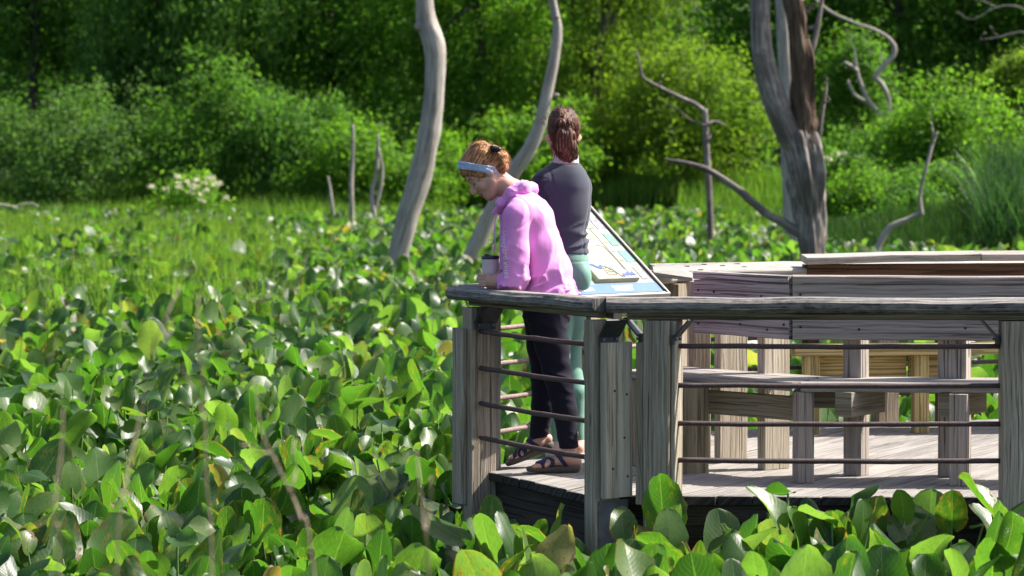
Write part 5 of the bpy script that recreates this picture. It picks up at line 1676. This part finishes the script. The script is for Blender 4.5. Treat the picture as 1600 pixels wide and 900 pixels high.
        S.f = np.maximum(S.f, np.maximum(hgt_ - thick_top, thick_bot - hgt_))
        so = sdf_obj('sandal', S, M['sole'], root, 2)
        # straps follow the foot
        FF_ = Field(a, b, .004)
        FF_.cap(heel + up_ * .030, heel + d * .05 + up_ * .032, .029, .029, .015); FF_.cap(ank, heel + d * .045 + up_ * .045, .033, .034, .02)
        FF_.cap(heel + d * .05 + up_ * .045, heel + d * L * .66 + up_ * .022, .031, .021, .02, sd, 1.45)
        FF_.cap(heel + d * L * .62 + up_ * .018, heel + d * L * .9 + up_ * .014, .016, .012, .02, sd, 2.2)
        sl, G = FF_.grid(); al = (G - heel) @ d; hh = (G - heel) @ up_; ac = (G - heel) @ sd * side
        bands = np.minimum.reduce([np.abs(al - .80 * L - .2 * ac) - .010, np.abs(al - .66 * L + .5 * ac) - .010, np.abs(al - .62 * L - .6 * ac) - .008,
                                   np.maximum(np.abs((al - .30 * L) - .75 * (hh - .03)) - .013, -hh), np.maximum(np.abs(hh - .062 - .12 * al) - .011, al - .42 * L)])
        FF_.f = np.maximum(np.maximum(FF_.f - .0055, bands), -.004 - hh)
        st = sdf_obj('strap', FF_, M['strap'], None, 1); st.parent = so; st.matrix_parent_inverse = Matrix.Identity(4)
        return so
    sandal(hL, tL, fL, aL, 1); sandal(hR, tR, fR, aR, -1)

    # ---- hair, headband, clip
    hm = hair_mat('auburn_hair', (.10, .038, .015), (.35, .155, .060), (.66, .39, .185), -f * .7 + u * .2)
    Hr = Field(hc - .22, hc + .22, .0045)
    Hr.ell(hp(-.012, 0, .042), A, np.array([.112, .090, .113]) * HS, .0)
    pl = hp(.058, 0, .024); nn = -(-f * .80 + u * .60)
    Hr.cut(pl, nn)
    Hr.cap(hp(.02, -.074, .02), hp(.052, -.055, .035), .012, .010, .01); Hr.cap(hp(.02, .074, .02), hp(.052, .055, .035), .012, .010, .01)
    Hr.ell(hp(-.075, 0, .105), A, np.array([.050, .060, .045]) * HS, .04)
    Hr.ell(hp(-.095, 0, .040), A, np.array([.030, .055, .045]) * HS, .03)
    Hr.ell(hp(-.070, 0, -.035), A, np.array([.030, .050, .035]) * HS, .03)
    Hr.ell(P(781, 247, -.01), np.eye(3), (.042, .050, .040), .015); Hr.ell(P(786, 258, -.03), np.eye(3), (.026, .03, .034), .012); Hr.ell(P(771, 236, -.02), np.eye(3), (.030, .036, .028), .012)
    sl, G = Hr.grid(); gf = (G - hc) @ f; gl = (G - hc) @ l; gu = (G - hc) @ u
    n1 = vnoise(np.stack([gf * 14 + gu * 5, gl * 75, gu * 45 - gf * 18], -1), 2); back = np.clip((-gf + .0) / .08, .25, 1)
    Hr.f = Hr.f - .011 * ((1 - np.abs(2 * n1 - 1)) - .45) * back
    # ears stay free
    for sgn in (-1, 1): Hr.ell(hp(-.008, sgn * .092, -.022), A, np.array([.024, .022, .030]) * HS, .004, sub=True)
    hair = sdf_obj('hair', Hr, hm, root, 1)
    # wisps
    rng = np.random.default_rng(3); paths = []
    for i in range(260):
        th = rng.uniform(-1, 1); st = hp(rng.uniform(-.13, -.02), th * .07, rng.uniform(-.04, .13))
        c0 = hp(-.02, 0, .04); o = (st - c0); o /= np.linalg.norm(o); st = c0 + o * rng.uniform(.100, .118)
        dr = -f * .6 + u * rng.uniform(-.9, .7) + l * rng.uniform(-.6, .6) + o * .5; dr /= np.linalg.norm(dr); ln = rng.uniform(.02, .055)
        dr2 = dr * .5 - o * .2 + np.array([0, 0, -.6]) * rng.uniform(0, 1.2)
        paths.append([Vector(st), Vector(st + dr * ln * .5), Vector(st + dr * ln * .8 + dr2 * ln * .35)])
    for i in range(150):   # untidy ends of the bun
        o = rng.normal(size=3); o /= np.linalg.norm(o); o[0] = abs(o[0]) * .8; st = P(781, 248, -.01) + o * .042
        paths.append([Vector(st), Vector(st + o * .014 + np.array([0, 0, .004])), Vector(st + o * .022 + np.array([.008, 0, -.018]) * rng.uniform(0, 1.5))])
    for i in range(24):   # loose lock by the temple and nape
        st = hp(.02, rng.uniform(.06, .075), .02) if i % 2 else hp(-.09, rng.uniform(.02, .05), -.06)
        paths.append([Vector(st), Vector(st + np.array([rng.uniform(-.01, .015), -.006, -.022])), Vector(st + np.array([rng.uniform(-.015, .02), -.004, -.05]))])
    strands(hair, hm, paths, .0011)
    Hb = Field(hc - .2, hc + .2, .004)
    Hb.ell(hp(-.012, 0, .042), A, np.array([.120, .098, .121]) * HS, .0)
    e_ = np.array([.985, 0, -.15]); nb = np.array([.15, 0, .985]); cb = P(742, 261.5)
    sl, G = Hb.grid(); dd_ = (G - cb) @ nb
    wv = .019 + .005 * (vnoise(G * 30, 6) - .5)
    crease = (1 - np.abs(2 * vnoise(np.stack([(G - cb) @ e_ * 8, G[..., 1] * 8, dd_ * 110], -1), 7) - 1)) ** 2
    Hb.f = np.maximum(Hb.f - .006 * (crease - .3), np.abs(dd_) - wv)
    Hb.ell(hp(-.012, 0, .042), A, np.array([.104, .082, .105]) * HS, .0, sub=True)
    Hb.cut(hp(-.055, 0, 0), -f)
    sdf_obj('headband', Hb, M['headband'], root, 2)
    Cl = Field(P(758, 255) - np.array([0, .12, 0]), P(792, 215) + np.array([0, .08, 0]), .003)
    cb = P(774, 234, -.06)
    for k in range(4): Cl.cap(cb + np.array([-.016 + .010 * k, -.010, .008 - .004 * k]), cb + np.array([-.018 + .012 * k, .004, -.018 + .004 * k]), .006, .004, .004)
    Cl.cap(cb + np.array([-.016, -.004, .010]), cb + np.array([.018, -.004, .002]), .013, .012, .006)
    sdf_obj('hair_clip', Cl, M['clip'], root, 1)

    # ---- the cup she holds
    cup = empty('tumbler', tuple(tc), 'white insulated tumbler with a dark lid held on the rail by the woman in pink', 'cup')
    def lathe(name, prof, mat, n=28):
        mb = MB()
        for r, z in prof:
            for j in range(n): mb.v.append(Vector((tc[0] + r * math.cos(2 * PI * j / n), tc[1] + r * math.sin(2 * PI * j / n), tc[2] + z)))
        for i in range(len(prof) - 1):
            for j in range(n):
                a, b_ = i * n + j, i * n + (j + 1) % n; mb.face((a, b_, b_ + n, a + n), ((0, 0), (1, 0), (1, 1), (0, 1)))
        mb.face(tuple(range(n))[::-1], [(0, 0)] * n); mb.face(tuple((len(prof) - 1) * n + j for j in range(n)), [(0, 0)] * n)
        return mb.build(name, mat, cup, smooth=True)
    lathe('cup_wall', [(.0335, .0), (.0355, .003), (.037, .04), (.0405, .09), (.0435, .138), (.0435, .140)], M['cup'])
    lathe('lid', [(.0445, .140), (.0455, .143), (.0455, .153), (.043, .157), (.036, .158), (.034, .153), (.01, .152)], M['lid'])
    mb = MB(); mb.board((tc[0] - .028, tc[1], tc[2] + .163), (tc[0] - .004, tc[1], tc[2] + .159), .02, .009, side=(0, 1, 0), bev=.003); mb.build('lid_tab', M['lid'], cup)


woman_pink()


# ================================================================== the standing woman
def woman_grey():
    Y0 = 14.15
    def S(px, py, dy=0.0): return np.array(W(px, py, Y0 + dy))
    root = empty('person', tuple(S(893, 716)[:2]) + (0,), 'woman in a charcoal jacket and sage green leggings with a ponytail, her back turned', 'person', 'women on the deck')
    fd = np.array([-.42, .91, 0]); fd /= np.linalg.norm(fd); r = np.array([fd[1], -fd[0], 0]); up_ = np.array([0, 0, 1.])
    A = np.stack([fd, r, up_])
    hc = S(880, 211); HS = .97
    hf = fd * .90 + r * .42; hf /= np.linalg.norm(hf); hr = np.array([hf[1], -hf[0], 0]); AH = np.stack([hf, hr, up_])
    def hp(a, b, c): return hc + HS * (hf * a + hr * b + up_ * c)
    lo = S(820, 722) - np.array([.06, .42, .03]); hi = S(940, 160) + np.array([.06, .62, .02])
    B = Field(lo, hi, .006)
    B.ell(hp(-.008, 0, .035), AH, np.array([.098, .078, .10]) * HS, .0)
    B.ell(hp(.030, 0, -.035), AH, np.array([.062, .060, .088]) * HS, .03)
    B.ell(hp(.066, 0, -.104), AH, np.array([.022, .026, .020]) * HS, .03)
    for sgn in (-1, 1):
        B.cap(hp(.005, sgn * .056, -.055), hp(.060, sgn * .022, -.100), .020 * HS, .016 * HS, .03)
        B.cap(hp(.080, sgn * .014, .030), hp(.066, sgn * .050, .026), .012, .010, .012)
        B.ell(hp(.090, sgn * .030, .004), AH, np.array([.014, .017, .012]) * HS, .012, sub=True); B.ell(hp(.071, sgn * .031, .004), AH, np.array([.0155, .0155, .0145]) * HS, .005)
        B.ell(hp(-.014, sgn * .079, -.014), np.stack([hf * .8 - hr * sgn * .5, hr * sgn * .85 - hf * .5, up_]), np.array([.015, .008, .026]) * HS, .008)
    B.cap(hp(.086, 0, .018), hp(.116, 0, -.030), .0085, .0115, .012); B.ell(hp(.104, 0, -.036), AH, np.array([.014, .018, .010]) * HS, .008)
    B.ell(hp(.088, 0, -.062), AH, np.array([.014, .024, .0075]) * HS, .006); B.ell(hp(.085, 0, -.076), AH, np.array([.014, .021, .0085]) * HS, .006)
    nb = S(884, 262)
    B.cap(hp(-.02, 0, -.05), nb, .052, .060, .03)
    C1, C2, C3, C4 = S(883, 292), S(885, 335), S(884, 372), S(889, 425)
    B.chain([(S(884, 272), .07), (C1, .085), (C2, .080), (C3, .068), (C4, .075)], .03, r, 1.3)
    sL, sR = S(884, 285) - r * .128, S(884, 291) + r * .074 + fd * .03
    eL, wL = sL - r * .035 + fd * .05 - up_ * .27, None
    wL = eL + fd * .22 + r * .03 + up_ * .03
    eR = sR - r * .01 + fd * .14 - up_ * .24; wR = eR + fd * .17 - r * .14 + up_ * .05
    for s_, e_, w_ in ((sL, eL, wL), (sR, eR, wR)):
        B.cap(S(884, 285), s_, .06, .05, .03); B.chain([(s_, .048), (e_, .036), (w_, .026)], .012)
        pk = w_ + fd * .055; B.cap(w_, pk, .022, .017, .012, r, 1.55)
        for i in range(4):
            s0 = pk + r * (i - 1.5) * .019 + fd * .015; e1 = s0 + fd * .034 - up_ * .006; e2 = e1 + fd * .018 - up_ * .020
            B.cap(s0, e1, .0098, .0088, .004); B.cap(e1, e2, .0088, .0075, .003)
        sg_ = 1 if s_ is sL else -1
        t0 = w_ + fd * .03 + r * sg_ * .022; t1 = t0 + fd * .03 + r * sg_ * .022 - up_ * .006; t2 = t1 + fd * .024 - up_ * .008
        B.cap(t0, t1, .012, .0105, .006); B.cap(t1, t2, .0105, .0085, .004)
    # legs
    hL_, hR_ = S(880, 448) - r * .02, S(893, 446) + r * .015
    kR, aR = S(892, 562, .06), S(905, 694, .0)
    kL, aL = S(874, 562, -.04), S(873, 692, -.02)
    B.chain([(hR_, .060), (kR, .038), (aR, .032)], .02); B.chain([(hL_, .060), (kL, .038), (aL, .032)], .02)
    fdirR = fd * .75 + r * .55; fdirR /= np.linalg.norm(fdirR); fdirL = np.array([-.86, .5, 0])
    feet = []
    for an, dr in ((aR, fdirR), (aL, fdirL)):
        hl = an.copy(); hl[2] = .03; hl -= dr * .035
        B.cap(an, hl + up_ * .02, .034, .030, .01); B.cap(hl + up_ * .015, hl + dr * .16, .030, .022, .02); feet.append((hl, dr))
    sdf_obj('body', B, M['skin_s'], root, 1)

    # ---- jacket
    J = Field(S(822, 402) - np.array([.08, .30, .04]), S(932, 232) + np.array([.06, .55, .02]), .0055)
    J.chain([(S(884, 276), .082), (C1, .100), (S(885, 318), .096), (C2 + up_ * .0, .090), (C3, .080), (S(888, 402), .086)], .03, r, 1.28)
    for s_ in (sL, sR): J.cap(S(884, 280), s_, .074, .060, .05)
    J.cap(S(884, 258), S(884, 275), .062, .075, .03)
    sl, G = J.grid()
    q = np.stack([(G @ r) * 6 + G[..., 2] * 5, (G @ fd) * 6, (G[..., 2] - .25 * (G @ r)) * 27], -1); n1 = vnoise(q + .5 * vnoise(G * 9, 3)[..., None], 12)
    low = np.exp(-((G[..., 2] - S(0, 372)[2]) / .075) ** 2)
    q2 = np.stack([(G @ r) * 14, (G @ fd) * 8, G[..., 2] * 7], -1)
    J.f = J.f - .017 * ((1 - np.abs(2 * n1 - 1)) ** 2 - .3) * low - .006 * vnoise(q2, 14)
    band = np.exp(-((G[..., 2] - S(0, 388)[2]) / .004) ** 2); J.f = J.f + .004 * band
    # back seams curving in from the shoulders
    lat = (G - S(884, 300)) @ r
    for sg_ in (-1, 1):
        seam = np.abs(lat - sg_ * (.115 - .10 * np.clip((S(0, 285)[2] - G[..., 2]) / .3, 0, 1) ** 1.5 * .5))
        J.f = J.f + .0035 * np.exp(-(seam / .0045) ** 2) * (((G - S(884, 300)) @ fd) < 0)
    J.cut(S(884, 397), (0, 0, -1)); J.cut(S(884, 254), (-.15 * fd + np.array([0, 0, 1])))
    jk = sdf_obj('jacket', J, M['jacket'], root, 1)
    for nm, s_, e_, w_ in (('l', sL, eL, wL), ('r', sR, eR, wR)):
        Sv = Field(np.minimum(np.minimum(s_, e_), w_) - .10, np.maximum(np.maximum(s_, e_), w_) + .10, .0055)
        Sv.chain([(s_ + (np.array([0, 0, -.006])), .066), (s_ * .5 + e_ * .5, .057), (e_, .050), (w_, .036)], .02)
        sl, G = Sv.grid(); q = np.stack([G[..., 0] * 10, G[..., 1] * 10, G[..., 2] * 30], -1)
        Sv.f = Sv.f - .008 * ((1 - np.abs(2 * vnoise(q, 20) - 1)) ** 2 - .3)
        dn = (w_ - e_) / np.linalg.norm(w_ - e_); nearw = np.linalg.norm(G - w_, axis=-1) < .07
        Sv.f = np.where(nearw, np.maximum(Sv.f, (G - (w_ - dn * .015)) @ dn), Sv.f)
        o = sdf_obj('sleeve', Sv, M['jacket_side'], None, 1); o.parent = jk; o.matrix_parent_inverse = Matrix.Identity(4)
    Co = Field(S(850, 275) - np.array([.02, .15, 0]), S(918, 232) + np.array([.02, .15, 0]), .004)
    Co.cap(S(884, 262), S(884, 246), .073, .068, .0)
    sl, G = Co.grid(); ax_ = G - S(884, 262)
    rad = np.sqrt((ax_ @ fd) ** 2 + (ax_ @ r) ** 2)
    Co.f = np.maximum(np.maximum(Co.f, .058 - rad), np.maximum(G[..., 2] - S(0, 239)[2] - .10 * (ax_ @ fd), S(0, 256)[2] - G[..., 2]))
    sdf_obj('collar', Co, M['collar'], root, 1)

    # ---- leggings
    Lg = Field(S(845, 702) - np.array([.02, .2, 0]), S(930, 385) + np.array([.03, .25, 0]), .0055)
    Lg.chain([(S(887, 388), .078), (S(889, 410), .086), (S(891, 440), .086)], .03, r, 1.18)
    back = -fd
    Lg.ell(S(901, 432) + back * .028 - r * .0, A, (.076, .064, .086), .022); Lg.ell(S(880, 434) + back * .028, A, (.076, .066, .086), .022)
    Lg.chain([(hR_, .083), (hR_ * .5 + kR * .5, .068), (kR + up_ * .03, .054), (kR - up_ * .02, .052), (kR * .62 + aR * .38 + back * .018, .056), (kR * .3 + aR * .7, .044), (aR, .036)], .015)
    Lg.chain([(hL_, .083), (hL_ * .5 + kL * .5, .068), (kL + up_ * .03, .054), (kL - up_ * .02, .052), (kL * .62 + aL * .38 + back * .018, .056), (kL * .3 + aL * .7, .044), (aL, .036)], .015)
    sl, G = Lg.grid(); q = np.stack([G[..., 0] * 9, G[..., 1] * 9, (G[..., 2] - .3 * G[..., 0]) * 34], -1)
    Lg.f = Lg.f - .004 * ((1 - np.abs(2 * vnoise(q, 30) - 1)) ** 2 - .3) * (np.exp(-((G[..., 2] - kR[2]) / .06) ** 2) + np.exp(-((G[..., 2] - S(0, 455)[2]) / .05) ** 2))
    bnd = np.exp(-((G[..., 2] - S(0, 408)[2]) / .003) ** 2); Lg.f = Lg.f + .003 * bnd
    Lg.cut(S(894, 386), (0, 0, 1)); Lg.cut(S(890, 691), (0, 0, -1))
    sdf_obj('leggings', Lg, M['legging'], root, 1)
    # ---- shoes
    for hl, dr in feet:
        sd = np.cross(dr, up_)
        Sh = Field(hl - .10 - np.array([0, 0, .0]), hl + dr * .14 + np.array([.12, .12, .12]), .0045)
        Sh.lo[2] = Sh.lo[2]
        Sh.cap(hl + up_ * .012 + dr * .005, hl + dr * .035 + up_ * .040, .036, .036, .01); Sh.cap(hl + dr * .03 + up_ * .028, hl + dr * .185 - up_ * .002, .037, .026, .02, sd, 1.2)
        sl, G = Sh.grid(); Sh.f = np.maximum(Sh.f, np.maximum(.014 - G[..., 2], G[..., 2] - .098 - .15 * ((G - hl) @ dr)))
        sh_ = sdf_obj('shoe', Sh, M['shoe'], root, 1)
        So = Field(hl - .10, hl + dr * .14 + np.array([.12, .12, .12]), .0045)
        So.cap(hl - up_ * .01 + dr * .0, hl + dr * .10 - up_ * .01, .042, .036, .01); So.cap(hl + dr * .10 - up_ * .01, hl + dr * .19 - up_ * .012, .036, .038, .02)
        sl, G = So.grid(); So.f = np.maximum(So.f, np.maximum(.002 - G[..., 2], G[..., 2] - .026))
        o = sdf_obj('sole', So, M['shoe_sole'], None, 1); o.parent = sh_; o.matrix_parent_inverse = Matrix.Identity(4)
        mb = MB()
        for k in range(3):
            c = hl + dr * (.075 + .022 * k) + up_ * (.066 - .012 * k)
            mb.tube([Vector(c - sd * .028 - up_ * .004), Vector(c + up_ * .004), Vector(c + sd * .028 - up_ * .004)], .0035, 6)
        c = hl + up_ * .085 - dr * .028; mb.tube([Vector(c), Vector(c - dr * .012 + up_ * .022)], .008, 8)
        o = mb.build('laces', M['sole'], None, smooth=True); o.parent = sh_; o.matrix_parent_inverse = Matrix.Identity(4)

    # ---- hair gathered into a ponytail
    hm = hair_mat('dark_chestnut_hair', (.011, .005, .004), (.072, .027, .016), (.30, .135, .08), (0, 0, 1))
    Hr = Field(S(840, 262) - np.array([0, .26, 0]), S(922, 160) + np.array([0, .16, 0]), .0042)
    Hr.ell(hp(-.014, 0, .042), AH, np.array([.104, .088, .110]) * HS, .0)
    Hr.cut(hp(.040, 0, .0), hf * .85 - up_ * .35)
    bk = hc - hf * .105
    Hr.chain([(bk + up_ * .080 - hf * .005, .024), (bk + up_ * .055 - hf * .040, .032), (bk + up_ * .0 - hf * .056 + hr * .004, .042), (bk - up_ * .06 - hf * .050 + hr * .010, .046), (bk - up_ * .108 - hf * .036 + hr * .018, .036)], .010, hr, 1.18)
    Hr.cap(bk - up_ * .02 + hr * .03 - hf * .01, bk - up_ * .112 + hr * .060 - hf * .012, .024, .012, .02); Hr.cap(bk - up_ * .02 - hr * .03 - hf * .01, bk - up_ * .104 - hr * .026 - hf * .012, .022, .012, .02)
    for sgn in (-1, 1): Hr.ell(hp(-.010, sgn * .100, -.022), AH, np.array([.026, .022, .032]) * HS, .004, sub=True)
    sl, G = Hr.grid(); q = np.stack([(G @ hr) * 85, (G @ hf) * 60, G[..., 2] * 10 + (G @ hr) * 12], -1)
    n1 = vnoise(q, 40); n2 = vnoise(np.stack([(G @ hr) * 32, (G @ hf) * 24, G[..., 2] * 6], -1), 41)
    Hr.f = Hr.f - .010 * ((1 - np.abs(2 * n1 - 1)) - .45) - .012 * (n2 - .5)
    hair = sdf_obj('hair', Hr, hm, root, 1)
    rng = np.random.default_rng(9); paths = []
    for i in range(420):
        a = rng.uniform(-1, 1); st = bk + up_ * rng.uniform(-.07, .08) - hf * (.082 + rng.uniform(-.012, .004)) * (1 - .35 * a * a) + hr * (a * .062 + .006)
        ln = rng.uniform(.04, .085); sp_ = hr * a * .02 + hr * rng.uniform(-.012, .012)
        paths.append([Vector(st), Vector(st - up_ * ln * .5 + sp_ * .4 - hf * .004), Vector(st - up_ * ln + sp_ + hf * .010)])
    for i in range(60):
        a = rng.uniform(0, 2 * PI); o = hr * math.cos(a) + up_ * abs(math.sin(a)) - hf * rng.uniform(-.3, .6); o /= np.linalg.norm(o)
        st = hc + up_ * .04 - hf * .012 + o * .104; paths.append([Vector(st), Vector(st + o * .012 + up_ * .004), Vector(st + o * .016 + hr * rng.uniform(-.02, .02) - up_ * .008)])
    strands(hair, hm, paths, .0013)


woman_grey()
